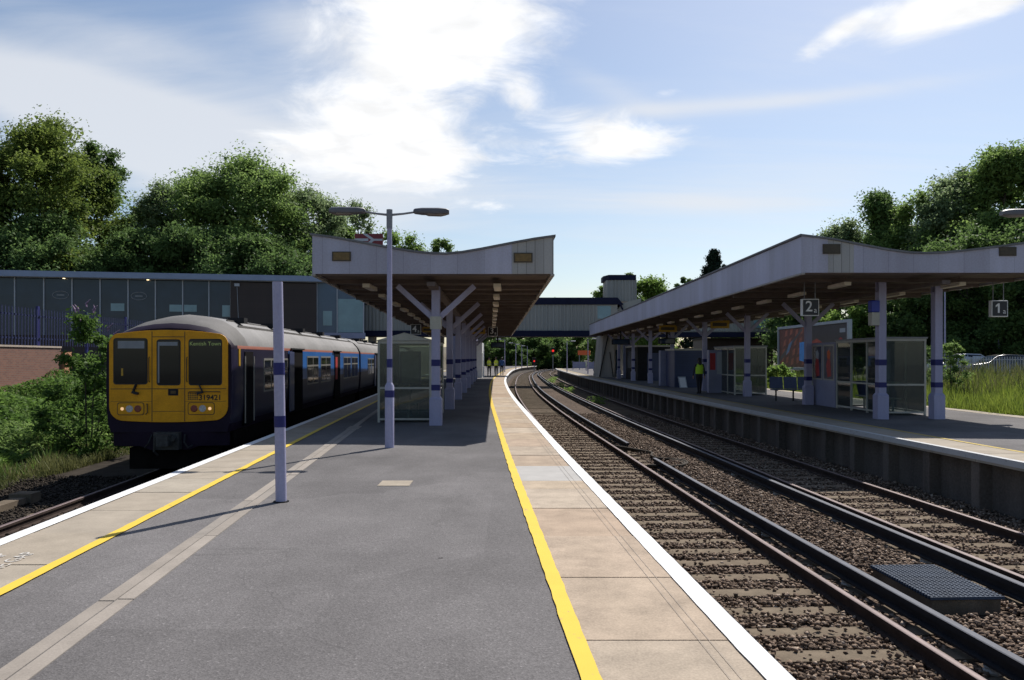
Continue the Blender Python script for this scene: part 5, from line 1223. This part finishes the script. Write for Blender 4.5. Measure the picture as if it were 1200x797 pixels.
# ------------------------------------------------------------------ people
M['skin'] = mat('skin',(.38,.22,.16),.6,.1,5); M['hair_d'] = mat('dark_hair',(.012,.010,.009),.6,.3,20); M['hair_g'] = mat('brown_hair',(.06,.04,.03),.6,.3,20)
M['hivis'] = mat('hi_vis_yellow',(.42,.72,.03),.6,.15,4); M['hiyel'] = mat('hi_vis_lemon',(.62,.70,.05),.6,.15,4); M['trouser'] = mat('black_trousers',(.015,.015,.02),.85,.3,6); M['jacket'] = mat('dark_jacket',(.02,.02,.028),.8,.3,6)
M['denim'] = mat('blue_shirt',(.06,.14,.34),.8,.2,6); M['silver_tape'] = mat('silver_tape',(.55,.55,.55),.4,.1)
def person(loc, rz, label, h=1.72, vest='hivis', top='jacket', hair='hair_d', long_hair=False, walk=.12):
    t = empty('person', loc, label, 'person', rz=rz); s = h/1.75
    # joints: facing +y; one skinned surface
    V = [(0,0,.95),(0,.0,1.12),(0,-.01,1.32),(0,0,1.46),(0,.01,1.54),(0,.02,1.64),(0,.02,1.70)]
    rad = [.145,.135,.155,.085,.055,.092,.075]
    Ed = [(0,1),(1,2),(2,3),(3,4),(4,5),(5,6)]
    def add(p,r,frm): V.append(p); rad.append(r); Ed.append((frm,len(V)-1)); return len(V)-1
    for sx_ in (-1,1):
        w = walk*sx_
        a = add((sx_*.095,0,.88),.105,0); a = add((sx_*.10,w*.7,.50),.07,a); a = add((sx_*.10,w-(.06 if w<0 else 0),.10),.047,a); a = add((sx_*.10,w+.02,.045),.045,a); add((sx_*.11,w+.17,.04),.035,a)
        a = add((sx_*.19,-.01,1.42),.062,2); a = add((sx_*.245,-w*.3-.01,1.15),.045,a); a = add((sx_*.26,-w*.8+.05,.90),.033,a); hnd = add((sx_*.26,-w*.8+.06,.83),.034,a)
        for k in range(4):
            f = add((sx_*.262,-w*.8+.035+.02*k,.775),.010,hnd); add((sx_*.255,-w*.8+.04+.02*k,.735-.005*(k in(1,2))),.008,f)
        f = add((sx_*.245,-w*.8+.10,.80),.011,hnd); add((sx_*.24,-w*.8+.115,.77),.009,f)
    me = bpy.data.meshes.new('body'); me.from_pydata([tuple(c*s for c in v) for v in V], Ed, [])
    o = bpy.data.objects.new('body', me); COL.objects.link(o)
    m = o.modifiers.new('s','SKIN'); m.use_smooth_shade = True
    for i,sv in enumerate(me.skin_vertices[0].data): sv.radius = (rad[i]*s*(1.18 if i in (0,1,2) else 1), rad[i]*s*(.80 if i in (0,1,2) else 1)); sv.use_root = (i==0)
    o.modifiers.new('sub','SUBSURF').levels = 1
    me2 = bpy.data.meshes.new_from_object(o.evaluated_get(bpy.context.evaluated_depsgraph_get())); bpy.data.objects.remove(o)
    me2.name = 'body'; me2.materials.clear()
    for k in (top,'trouser','skin','black'): me2.materials.append(M[k])
    for p in me2.polygons:
        c = p.center/s; 
        p.material_index = 3 if c.z<.085 else (2 if (c.z>1.50 or (c.z<.88 and abs(c.x)>.2)) else (1 if c.z<.97 and abs(c.x)<.2 else 0)); p.use_smooth = True
    b = bpy.data.objects.new('body', me2); COL.objects.link(b); b.parent = t
    hb = MB(); hb.ball((0,.0,1.675*s),.108*s,12,0,(.92,1.02,1.0))
    if long_hair: hb.ball((0,-.075*s,1.50*s),.10*s,10,0,(.95,.6,1.9))
    hb.build('hair', M[hair], t, smooth=True)
    fc_ = MB(); fc_.ball((0,.118*s,1.62*s),.016*s,6); 
    for e in (-.035,.035): fc_.ball((e*s,.105*s,1.645*s),.011*s,6)
    fc_.build('face_features', M['skin'], t)
    if vest:
        rings=[]
        for z,w_,d_ in ((.98,.195,.135),(1.12,.195,.13),(1.3,.215,.145),(1.42,.185,.115),(1.475,.10,.085)):
            rings.append([(w_*s*math.cos(a),d_*s*math.sin(a)-.005,z*s) for a in [2*PI*k/20 for k in range(20)]])
        vv = MB().loft(rings,cap=False).build('vest', M[vest], t, smooth=True)
        if vest=='hiyel': MB().loft([[((w_+.004)*s*math.cos(a),(d_+.004)*s*math.sin(a)-.005,z*s) for a in [2*PI*k/20 for k in range(20)]] for z,w_,d_ in ((1.1,.195,.13),(1.15,.198,.132))],cap=False).build('tape', M['silver_tape'], vv, smooth=True)
    return t
person((8.74,36.6,0),R(8),'person in a lime hi-vis vest and dark trousers walking away under the right canopy',1.66,'hivis','jacket','hair_d',True,.10)
person((-2.05,70.4,0),R(170),'worker in a yellow hi-vis vest standing left on the near platform beyond the canopy',1.76,'hiyel','jacket','hair_d',False,.05)
person((-1.42,70.,0),R(15),'worker in a yellow hi-vis vest standing between the other worker and a person in blue',1.78,'hiyel','jacket','hair_g',False,.04)
person((-.98,76.,0),R(0),'person in blue clothes standing right of the two hi-vis workers',1.74,None,'denim','hair_g',False,.05)

# ------------------------------------------------------------------ foliage
def leaves(C, size, up=.3, quad=True):
    """many leaf-shaped faces at points C, random turn, a little more of them facing up"""
    n = len(C); nrm = RNG.normal(size=(n,3)); nrm[:,2] = np.abs(nrm[:,2])+up; nrm /= np.linalg.norm(nrm,axis=1)[:,None]
    t = RNG.normal(size=(n,3)); t -= nrm*np.sum(t*nrm,axis=1)[:,None]; t /= np.linalg.norm(t,axis=1)[:,None]; b = np.cross(nrm,t)
    L_ = size*RNG.uniform(.6,1.25,n); W_ = L_*RNG.uniform(.4,.62,n)
    t = t*L_[:,None]; b = b*W_[:,None]; k = nrm*(L_*.12)[:,None]
    V = np.stack([C-t*.5, C+b*.5-t*.05+k, C+t*.5, C-b*.5-t*.05+k],1)
    return V.reshape(-1,3)
def crown_pts(n, H, W, shape, seed, nclump, crad, base=.22, airy=0.):
    r = np.random.default_rng(seed); cl = []
    while len(cl) < nclump:
        t = r.random(); z = base+(1-base)*t
        if shape=='round': w = max(.12,(1-max(0,(t-.30)/.72)**2.3))**.62
        elif shape=='egg': w = max(.1,(1-max(0,(t-.2)/.82)**2.0))**.68
        elif shape=='cone': w = (1-t)*.95+.05
        else: w = math.sin(PI*(t*.9+.08))**.6
        a = r.uniform(0,2*PI); q = r.uniform(.0,1.)**.42 if shape!='cone' else math.sqrt(r.uniform(.3,1))
        w *= 1+.10*math.sin(3*a+seed)+.07*math.sin(5*t*PI+seed*2)
        cl.append((.5*W*w*q*math.cos(a)*.92, .5*W*w*q*math.sin(a)*.92, H*z*(.985)))
    cl = np.array(cl); k = r.integers(0,nclump,n); cr = crad*r.uniform(.55,1.25,nclump)
    d = r.normal(size=(n,3)); d /= np.linalg.norm(d,axis=1)[:,None]; rr = np.abs(r.normal(0,.52,n)); rr = np.where(rr>1.02, r.random(n)*.95, rr)
    P = cl[k] + d*(rr*cr[k])[:,None]*np.array([1.2,1.2,.85])
    if airy: 
        keep = r.random(n) > airy*(np.clip((P[:,2]/H-.3),0,1)); P = P[keep]
    return P, cl
def tree_parts(t, H, W, shape, seed, n, leaf, lm, nclump=45, crad=None, base=.22, airy=0., trunk_r=None, up=.3):
    crad = crad or W*.13; nclump = int(nclump*2.1); n = int(n*3.0); leaf *= .78
    P,cl = crown_pts(n,H,W,shape,seed,nclump,crad,base,airy)
    Q = P[:len(P)//4].copy(); Q[:,0:2] *= .84; Q[:,2] = Q[:,2]*.95+H*.015  # larger sprays inside the crown
    rawmesh('crown', np.concatenate([leaves(P,leaf,up),leaves(Q,leaf*1.9,up)]), 4, M[lm], t)
    r = random.Random(seed); tr_ = trunk_r or H*.018
    mb = MB(); tp = [(0,0,-.3)]; 
    for i in range(1,8): tp.append((W*.02*r.uniform(-1,1),W*.02*r.uniform(-1,1),H*.88*i/7))
    mb.tube(tp,[tr_*1.25]+[tr_*(1-.86*i/7) for i in range(1,8)],8)
    idx = list(range(len(cl))); r.shuffle(idx)
    for i in idx[:22]:
        c = cl[i]; z0 = max(H*base*.8, c[2]-.28*math.hypot(c[0],c[1])-H*.06); f = z0/(H*.88); j = min(6,int(f*7)); a = Vector(tp[j]).lerp(Vector(tp[j+1]), min(1,f*7-j))
        m_ = a.lerp(Vector(c),.5)+Vector((0,0,H*.015)); rr = tr_*(1-.8*f)*.55
        mb.tube([a,m_,Vector(c)],[rr,rr*.6,rr*.18],5)
    mb.build('trunk', M['bark'], t, smooth=True)
def px_tree(px, top, wpx, Y, base_z, kind, shape, lm, label, seed, n, leaf, nclump=45, airy=0., crad=None, base=.2, name='broadleaf_tree', group=None, up=.3):
    x = (px-CX)/F*Y; ztop = EYE+(HZ-top)*Y/F; H = (ztop-base_z)*.985; W = wpx*1.26*Y/F
    t = empty(name,(x,Y,base_z),label,'tree',group); tree_parts(t,H/1.03,W,shape,seed,n,leaf,lm,nclump,crad,base,airy,up=up); return t
GL='trees rising behind the station building'; GR='trees rising behind the right canopy'; GF='distant trees beyond the footbridge'
px_tree(52,131,185,86,4,'',  'egg','leaf_gold','tall dark tree with a golden green top at far left',11,30000,.46,70,base=.1,group=GL)
px_tree(118,160,110,94,4,'', 'egg','leaf_dark','dark pointed tree just right of the golden topped tree',12,15000,.46,42,base=.1,group=GL)
px_tree(-30,190,130,84,4,'', 'egg','leaf_dark','dark tree cut off by the left edge of the picture',13,15000,.46,42,base=.1,group=GL)
px_tree(188,205,75,92,4,'', 'egg','leaf_grey','thin airy tree with sky showing through between the dark tree and the big green one',14,8000,.36,34,airy=.35,crad=1.5,base=.2,group=GL)
px_tree(232,190,95,95,4,'', 'round','leaf_mid','pale loose topped tree left of the big round green tree',15,9000,.4,36,airy=.35,base=.2,group=GL)
px_tree(292,182,165,91,4,'', 'round','leaf_mid','broad round green tree, the biggest behind the glass building',16,30000,.44,70,base=.06,group=GL)
px_tree(358,208,120,93,4,'', 'round','leaf_grey','grey green round tree at the left end of the near canopy',17,14000,.42,44,base=.05,group=GL)
px_tree(162,268,110,83,4,'', 'round','leaf_dark','low dark tree in front of the airy tree above the roof edge',18,12000,.44,36,base=.03,group=GL)
px_tree(230,262,120,82,4,'', 'round','leaf_dark','low dark tree above the middle of the glass building roof',19,12000,.44,36,base=.03,group=GL)
px_tree(420,228,66,100,4,'', 'egg','leaf_grey','thin airy tree behind the red double arrow sign',20,3300,.36,24,airy=.3,crad=1.6,base=.2,group=GL)
px_tree(396,252,60,97,4,'', 'round','leaf_light','light green bushy tree left of the double arrow sign',21,6500,.42,26,base=.05,group=GL)
px_tree(468,268,86,104,4,'', 'round','leaf_light','light green bushy tree above the dip of the near canopy',22,9000,.42,32,base=.05,group=GL)
px_tree(518,275,46,110,4,'', 'round','leaf_mid','small darker tree right of the light green one above the canopy dip',23,5000,.42,22,base=.05,group=GL)
# right
px_tree(985,250,95,78,1,'', 'egg','leaf_grey','grey green feathery tree, leftmost above the right canopy',31,8000,.36,34,airy=.25,base=.1,group=GR)
px_tree(1032,218,100,75,1,'', 'egg','leaf_dark','dark feathery tree second from the left above the right canopy',32,13000,.38,40,airy=.15,base=.08,group=GR)
px_tree(1075,222,110,72,1,'', 'round','leaf_mid','mid green tree above the dip of the right canopy',33,13000,.38,40,base=.05,group=GR)
px_tree(1122,190,120,70,1,'', 'egg','leaf_grey','tall grey green tree second from the right edge',34,18000,.38,52,airy=.1,base=.05,group=GR)
px_tree(1178,165,145,66,1,'', 'egg','leaf_mid','tallest green tree at the right edge of the picture',35,24000,.38,60,base=.05,group=GR)
px_tree(1265,180,130,64,1,'', 'round','leaf_dark','dark tree mostly beyond the right edge of the picture',36,15000,.4,42,base=.05,group=GR)
px_tree(1132,262,110,60,.8,'', 'round','leaf_dark','low dark tree behind the silver parked car',37,13000,.34,40,base=.0,group=GR)
px_tree(1205,255,110,58,.8,'', 'round','leaf_dark','low dark tree behind the pale parked car',38,13000,.34,40,base=.0,group=GR)
px_tree(1075,300,100,62,.8,'', 'round','leaf_dark','low dark tree between the front canopy columns',39,11000,.34,36,base=.0,group=GR)
px_tree(1000,335,70,64,.8,'', 'round','leaf_light','bright green bushy tree behind the end of the billboard',40,8000,.34,28,base=.0,group=GR)
px_tree(940,345,90,72,.8,'', 'round','leaf_dark','low dark green tree behind the middle of the billboard',41,8000,.36,28,base=.0,group=GR)
px_tree(870,385,60,90,.5,'', 'round','leaf_light','low light green tree seen under the right canopy',42,4000,.36,20,base=.0,group=GR)
px_tree(1050,250,110,84,1,'', 'round','leaf_dark','dark tree filling the gap behind the feathery trees on the right',43,14000,.4,44,base=.0,group=GR)
px_tree(1140,235,120,82,1,'', 'round','leaf_dark','dark tree behind the tall grey green tree on the right',44,14000,.4,44,base=.0,group=GR)
px_tree(60,255,150,80,4,'', 'round','leaf_dark','low dark tree under the golden topped tree above the roof edge',45,15000,.44,44,base=.0,group=GL)
px_tree(310,275,130,81,4,'', 'round','leaf_dark','low dark tree above the right end of the glass building roof',46,12000,.44,40,base=.0,group=GL)
# far
px_tree(836,287,84,140,2,'', 'cone','conifer','dark pointed conifer above the right canopy roof',51,16000,.5,150,crad=.8,base=.05,name='conifer_tree',group=GF,up=-.2)
px_tree(803,321,34,150,2,'', 'round','leaf_dark','dark flat topped tree left of the pointed conifer',52,3000,.6,14,base=.4,group=GF)
px_tree(848,304,34,146,2,'', 'cone','conifer','small dark conifer touching the right of the tall conifer',53,1500,.5,30,crad=.5,base=.05,name='conifer_tree',group=GF,up=-.2)
px_tree(758,325,70,135,2,'', 'round','leaf_light','bright green round tree right of the lift tower',54,9000,.55,34,base=.05,group=GF)
px_tree(737,314,22,150,2,'', 'egg','leaf_grey','slim pale tree rising behind the lift tower',55,2200,.5,16,base=.1,group=GF)
px_tree(708,332,34,140,2,'', 'round','leaf_mid','green tree left of the lift tower',56,4500,.55,24,base=.05,group=GF)
px_tree(641,344,40,245,0,'', 'round','leaf_mid','low green tree top above the middle of the footbridge',57,4000,.55,22,base=.05,group=GF)
k = 60
for px,top,w,Y,lm in ((582,375,50,185,'leaf_mid'),(612,372,46,200,'leaf_light'),(640,370,44,215,'leaf_mid'),(664,372,44,205,'leaf_light'),(690,374,48,190,'leaf_mid'),(560,378,50,175,'leaf_dark'),(625,392,40,185,'leaf_dark'),(655,396,36,188,'leaf_dark'),(600,396,36,172,'leaf_dark'),(720,378,60,170,'leaf_mid'),(745,372,60,165,'leaf_light')):
    px_tree(px,top,w,Y,-1,'', 'round',lm,'green broadleaf tree in the woodland seen under the footbridge',k,6000,.62,30,base=.0,group='woodland trees under the footbridge'); k += 1
# bushes
def bush(name, x,y,z,h,w,lm,label,seed,n,leaf,shape='round',flowers=0,group=None,nclump=64):
    t = empty(name,(x,y,z),label,'bush',group); P,cl = crown_pts(n,h,w,shape,seed,nclump,w*.15,.0); rawmesh('foliage', leaves(P,leaf), 4, M[lm], t)
    mb = MB()
    for c in cl[:9]: mb.tube([(random.uniform(-.1,.1),random.uniform(-.1,.1),-.2),(c[0]*.5,c[1]*.5,c[2]*.55),tuple(c)],[.025,.018,.006],5)
    mb.build('stems', M['bark'], t)
    if flowers:
        for c in sorted(cl,key=lambda q:-q[2])[:flowers]:
            b_ = Vector(c)+Vector((random.uniform(-.3,.3),-.1,w*.12)); MB().tube([b_,b_+Vector((random.uniform(-.05,.05),0,.09)),b_+Vector((random.uniform(-.14,.14),0,.21))],[.025,.032,.008],6).build('flower', M['flower'], t)
bush('buddleia_bush',-11.6,21.5,-1.0,3.8,2.5,'bramble','tall buddleia bush with purple flower spikes beside the train front',71,11000,.13,'egg',12,nclump=60)
bush('leafy_bush',-14.2,27.,-.6,1.6,2.0,'bramble','leafy green bush against the brick wall behind the buddleia',72,7000,.14)
bush('leafy_bush',-12.6,17.5,-.8,1.5,2.2,'leaf_mid','low green bush at the foot of the buddleia',73,5000,.11)
bush('yellow_green_bush',15.7,46.,-.15,1.35,1.9,'leaf_light','yellow green bush under the left end of the billboard',74,5000,.16)
bush('wild_bush',19.3,34.5,-.2,2.5,1.7,'leaf_mid','upright leafy shrub between the twin columns and the parked cars',75,6500,.11,'round')
bush('wild_bush',22.6,27.5,.0,1.5,1.2,'leaf_light','yellow flowered weed clump at the right edge of the grass',76,2200,.09,'round')
bush('wild_bush',19.9,38.5,.1,2.3,2.4,'leaf_dark','dark shrub behind the front shelter on the right platform',77,4500,.13)
def ground_cover(name, n, xf, yf, hf, leaf, lm, mass=True):
    y = yf(n); x = xf(y, n); hmax = np.array([hf(a,b) for a,b in zip(x,y)])
    z = np.array([gz(a,b) for a,b in zip(x,y)]) + hmax*RNG.random(n)**.6
    o = rawmesh(name, leaves(np.stack([x,y,z],1),leaf,.5), 4, M[lm]); tag(o, kind='stuff'); return o
hump = lambda x,y: max(.12,.55+.35*math.sin(x*.9+1.3)*math.cos(y*.7)+.3*math.sin(y*1.7+x*.4))
ground_cover('bramble', 46000, lambda y,n: -10.9-.0565*y+ (14-y)*.05 - RNG.random(n)*(wl(0)*-1-11.2+.003*y), lambda n: 17.5+19*RNG.random(n)**1.2, lambda x,y: hump(x,y)*min(1,max(.25,(-11.8-x)/2.2)), .17,'bramble')
ground_cover('ivy', 16000, lambda y,n: -11.1-.06*y-RNG.random(n)*6, lambda n: 15.5+10*RNG.random(n), lambda x,y: .55*hump(x+3,y), .13,'leaf_mid')
def grass(name, n, xs_, ys_, h, w, lm, lean=.75):
    y = ys_(n); x = xs_(y,n); z = np.array([gz(a,b) for a,b in zip(x,y)])-.03
    hh = h*RNG.uniform(.45,1.15,n)*(.72+.30*np.sin(x*1.7+1.)*np.cos(y*1.3)+.22*np.sin(x*3.9+y*2.7)); a = RNG.uniform(0,2*PI,n); ln = RNG.uniform(.05,lean,n)*hh
    B = np.stack([x,y,z],1); d = np.stack([np.cos(a),np.sin(a),0*a],1); q = np.stack([-np.sin(a),np.cos(a),0*a],1)*(w*RNG.uniform(.6,1.4,n))[:,None]/2
    T = B+d*ln[:,None]+np.array([0,0,1])*hh[:,None]; Mid = B+d*(ln*.35)[:,None]+np.array([0,0,1])*(hh*.55)[:,None]
    V = np.stack([B-q,B+q,Mid+q*.8,Mid-q*.8, Mid-q*.8,Mid+q*.8,T+q*.12,T-q*.12],1).reshape(-1,3)
    o = rawmesh(name,V,4,M[lm]); tag(o,kind='stuff'); return o
grass('dry_grass', 26000, lambda y,n: -9.6-.0565*y-RNG.random(n)**1.3*6.5, lambda n: 11.+13*RNG.random(n), .42,.02,'grass_dry')
grass('dry_grass', 9000, lambda y,n: -10.2-.0565*y-RNG.random(n)*8, lambda n: 14.+12*RNG.random(n), .55,.022,'bramble')
grass('long_grass', 42000, lambda y,n: 15.05-.03*(y-10)+RNG.random(n)**1.4*12, lambda n: 19.+24*RNG.random(n)**1.1, .78,.024,'grass_lush')
grass('long_grass', 16000, lambda y,n: 14.3-.0*(y-10)+RNG.random(n)*6, lambda n: 42.+34*RNG.random(n), 1.0,.04,'grass_lush')
grass('seeding_weeds', 3500, lambda y,n: 19+RNG.random(n)*9, lambda n: 32.+12*RNG.random(n), 1.35,.03,'grass_dry')
# a few weeds between the rails far away
P = []
for px,py in ((667,458),(646,447),(656,452),(650,444),(700,470)):
    Y = 2270/(py-420.); x = (px-600)/F*Y; n=220
    P.append(np.stack([x+RNG.normal(0,.22,n),Y+RNG.normal(0,.5,n),-.98+.42*RNG.random(n)],1))
tag(rawmesh('track_weeds', leaves(np.concatenate(P),.14), 4, M['leaf_light']), kind='stuff')

# ------------------------------------------------------------------ sky, sun, camera
AZ, EL = 30., 50.
sun = bpy.data.lights.new('sun','SUN'); sun.energy = SUN_E; sun.angle = R(.53); sun.color = (1,.955,.89)
so = bpy.data.objects.new('sun', sun); COL.objects.link(so)
dv = Vector((math.sin(R(AZ))*math.cos(R(EL)), math.cos(R(AZ))*math.cos(R(EL)), math.sin(R(EL))))
so.rotation_euler = dv.to_track_quat('Z','Y').to_euler(); so.location = (20,30,60)
w = bpy.data.worlds.new('World'); scene.world = w; w.use_nodes = True
nt = w.node_tree; L = nt.links.new; nt.nodes.clear()
out = N(nt,'ShaderNodeOutputWorld'); sky = N(nt,'ShaderNodeTexSky'); sky.sky_type = 'NISHITA'; sky.sun_disc = False
sky.sun_elevation = R(EL); sky.sun_rotation = R(AZ); sky.altitude = 60; sky.air_density = 1.; sky.dust_density = SKY_DUST; sky.ozone_density = 1.2
bg = N(nt,'ShaderNodeBackground'); bg.inputs['Strength'].default_value = SKY_S; L(sky.outputs[0], bg.inputs['Color'])
tc = N(nt,'ShaderNodeTexCoord')
def dirv(px,py): v = Vector(((px-CX)/F,1,(HZ-py)/F)); return v.normalized()
# clouds: soft blobs placed by compass direction, their edges broken up by noise on a flat cloud deck
sepd = N(nt,'ShaderNodeSeparateXYZ'); L(tc.outputs['Generated'], sepd.inputs[0])
zz = N(nt,'ShaderNodeMath', operation='ADD'); L(sepd.outputs[2], zz.inputs[0]); zz.inputs[1].default_value = .12
zm = N(nt,'ShaderNodeMath', operation='MAXIMUM'); L(zz.outputs[0], zm.inputs[0]); zm.inputs[1].default_value = .05
dx = N(nt,'ShaderNodeMath', operation='DIVIDE'); L(sepd.outputs[0], dx.inputs[0]); L(zm.outputs[0], dx.inputs[1])
dy = N(nt,'ShaderNodeMath', operation='DIVIDE'); L(sepd.outputs[1], dy.inputs[0]); L(zm.outputs[0], dy.inputs[1])
deck = N(nt,'ShaderNodeCombineXYZ'); L(dx.outputs[0], deck.inputs[0]); L(dy.outputs[0], deck.inputs[1])
nz = N(nt,'ShaderNodeTexNoise'); nz.inputs['Scale'].default_value = 3.6; nz.inputs['Detail'].default_value = 10; nz.inputs['Roughness'].default_value = .62; nz.inputs['Distortion'].default_value = .55; L(deck.outputs[0], nz.inputs['Vector'])
mp2 = N(nt,'ShaderNodeMapping'); mp2.inputs['Scale'].default_value = (.35,1.6,1); mp2.inputs['Rotation'].default_value = (0,0,R(-18)); L(deck.outputs[0], mp2.inputs['Vector'])
nw = N(nt,'ShaderNodeTexNoise'); nw.inputs['Scale'].default_value = 1.5; nw.inputs['Detail'].default_value = 9; nw.inputs['Roughness'].default_value = .62; nw.inputs['Distortion'].default_value = .8; L(mp2.outputs[0], nw.inputs['Vector'])
def blob(px,py,wx,wy,amp,rot=0):
    """soft spot of cloud round one direction of the sky, wx/wy in sky angle"""
    d = dirv(px,py); rt = Vector((d.y,-d.x,0)).normalized(); upv = rt.cross(d)
    if rot: rt,upv = rt*math.cos(R(rot))+upv*math.sin(R(rot)), upv*math.cos(R(rot))-rt*math.sin(R(rot))
    s = []
    for ax,wd in ((rt,wx/F),(upv,wy/F)):
        dt = N(nt,'ShaderNodeVectorMath', operation='DOT_PRODUCT'); L(tc.outputs['Generated'], dt.inputs[0]); dt.inputs[1].default_value = ax
        sb = N(nt,'ShaderNodeMath', operation='SUBTRACT'); L(dt.outputs['Value'], sb.inputs[0]); sb.inputs[1].default_value = ax.dot(d)
        dvn = N(nt,'ShaderNodeMath', operation='DIVIDE'); L(sb.outputs[0], dvn.inputs[0]); dvn.inputs[1].default_value = wd
        pw = N(nt,'ShaderNodeMath', operation='MULTIPLY'); L(dvn.outputs[0], pw.inputs[0]); L(dvn.outputs[0], pw.inputs[1]); s.append(pw)
    ad = N(nt,'ShaderNodeMath', operation='ADD'); L(s[0].outputs[0], ad.inputs[0]); L(s[1].outputs[0], ad.inputs[1])
    ng = N(nt,'ShaderNodeMath', operation='MULTIPLY'); L(ad.outputs[0], ng.inputs[0]); ng.inputs[1].default_value = -1
    ex = N(nt,'ShaderNodeMath', operation='EXPONENT'); L(ng.outputs[0], ex.inputs[0])
    ml = N(nt,'ShaderNodeMath', operation='MULTIPLY'); L(ex.outputs[0], ml.inputs[0]); ml.inputs[1].default_value = amp
    return ml.outputs[0]
def total(bl):
    acc = bl[0]
    for b_ in bl[1:]:
        a_ = N(nt,'ShaderNodeMath', operation='ADD'); L(acc, a_.inputs[0]); L(b_, a_.inputs[1]); acc = a_.outputs[0]
    return acc
def mask(acc, noise, amp, lo, hi):
    m_ = N(nt,'ShaderNodeMath', operation='MULTIPLY_ADD'); L(noise, m_.inputs[0]); m_.inputs[1].default_value = amp; 
    sb = N(nt,'ShaderNodeMath', operation='SUBTRACT'); L(acc, sb.inputs[0]); sb.inputs[1].default_value = amp*.5; L(sb.outputs[0], m_.inputs[2])
    r_ = N(nt,'ShaderNodeMapRange', interpolation_type='SMOOTHSTEP'); L(m_.outputs[0], r_.inputs['Value']); r_.inputs['From Min'].default_value = lo; r_.inputs['From Max'].default_value = hi
    return r_.outputs[0]
thick = total([blob(470,95,110,85,1.0),blob(550,10,110,55,1.0),blob(395,178,125,42,.72),blob(570,242,45,12,.5),blob(500,195,70,35,.5),blob(716,165,78,30,1.15),blob(785,108,28,9,.7),blob(1085,22,65,24,.95,12),blob(980,40,50,12,.75,25),blob(1150,5,60,16,.8),blob(612,110,20,18,.4)])
veil = total([blob(170,165,200,52,.95,-16),blob(60,105,150,32,.7,-8),blob(260,180,150,44,.75,-12),blob(120,40,160,22,.28,-10),blob(420,60,100,80,.5),blob(345,28,50,26,.4),blob(430,200,180,60,.7),blob(800,126,160,9,.55),blob(820,238,170,12,.55,-3),blob(690,90,120,14,.3,-28),blob(900,215,200,40,.28),blob(1020,105,140,8,.35),blob(1060,25,120,30,.4),blob(760,230,520,170,.19),blob(230,60,160,50,.25,-15),blob(720,350,900,50,.10)])
mk = mask(thick, nz.outputs['Fac'], 1.7, .30, 1.05); mv = mask(veil, nw.outputs['Fac'], 1.25, .05, 1.15)
vs_ = N(nt,'ShaderNodeMath', operation='MULTIPLY'); L(mv, vs_.inputs[0]); vs_.inputs[1].default_value = .78
b1 = N(nt,'ShaderNodeBackground'); b1.inputs['Color'].default_value = (.93,.955,1,1); b1.inputs['Strength'].default_value = VEIL_S
b2 = N(nt,'ShaderNodeBackground'); b2.inputs['Color'].default_value = (.985,.99,1,1); n3 = N(nt,'ShaderNodeTexNoise'); n3.inputs['Scale'].default_value = 6.5; n3.inputs['Detail'].default_value = 8; n3.inputs['Distortion'].default_value = .6; L(deck.outputs[0], n3.inputs['Vector'])
r3 = N(nt,'ShaderNodeMapRange'); L(n3.outputs['Fac'], r3.inputs['Value']); r3.inputs['From Min'].default_value = .32; r3.inputs['From Max'].default_value = .66; r3.inputs['To Min'].default_value = CLOUD_S*.83; r3.inputs['To Max'].default_value = CLOUD_S
L(r3.outputs[0], b2.inputs['Strength'])
m1 = N(nt,'ShaderNodeMixShader'); L(vs_.outputs[0], m1.inputs[0]); L(bg.outputs[0], m1.inputs[1]); L(b1.outputs[0], m1.inputs[2])
m2 = N(nt,'ShaderNodeMixShader'); L(mk, m2.inputs[0]); L(m1.outputs[0], m2.inputs[1]); L(b2.outputs[0], m2.inputs[2])
L(m2.outputs[0], out.inputs['Surface'])
cam = bpy.data.cameras.new('camera'); co = bpy.data.objects.new('camera', cam); COL.objects.link(co)
co.location = (0,0,EYE); co.rotation_euler = (R(90),0,0); cam.sensor_width = 36; cam.lens = 36*F/1200.; cam.shift_y = (HZ-398.5)/1200.
cam.clip_start = .1; cam.clip_end = 5000; scene.camera = co
vs = scene.view_settings; vs.view_transform = 'Standard'; vs.look = 'None'; vs.exposure = EXPO; vs.gamma = 1; vs.use_curve_mapping = False
scene.cycles.max_bounces = 6; scene.cycles.transparent_max_bounces = 12; scene.cycles.use_denoising = True
scene.cycles.sample_clamp_indirect = 6
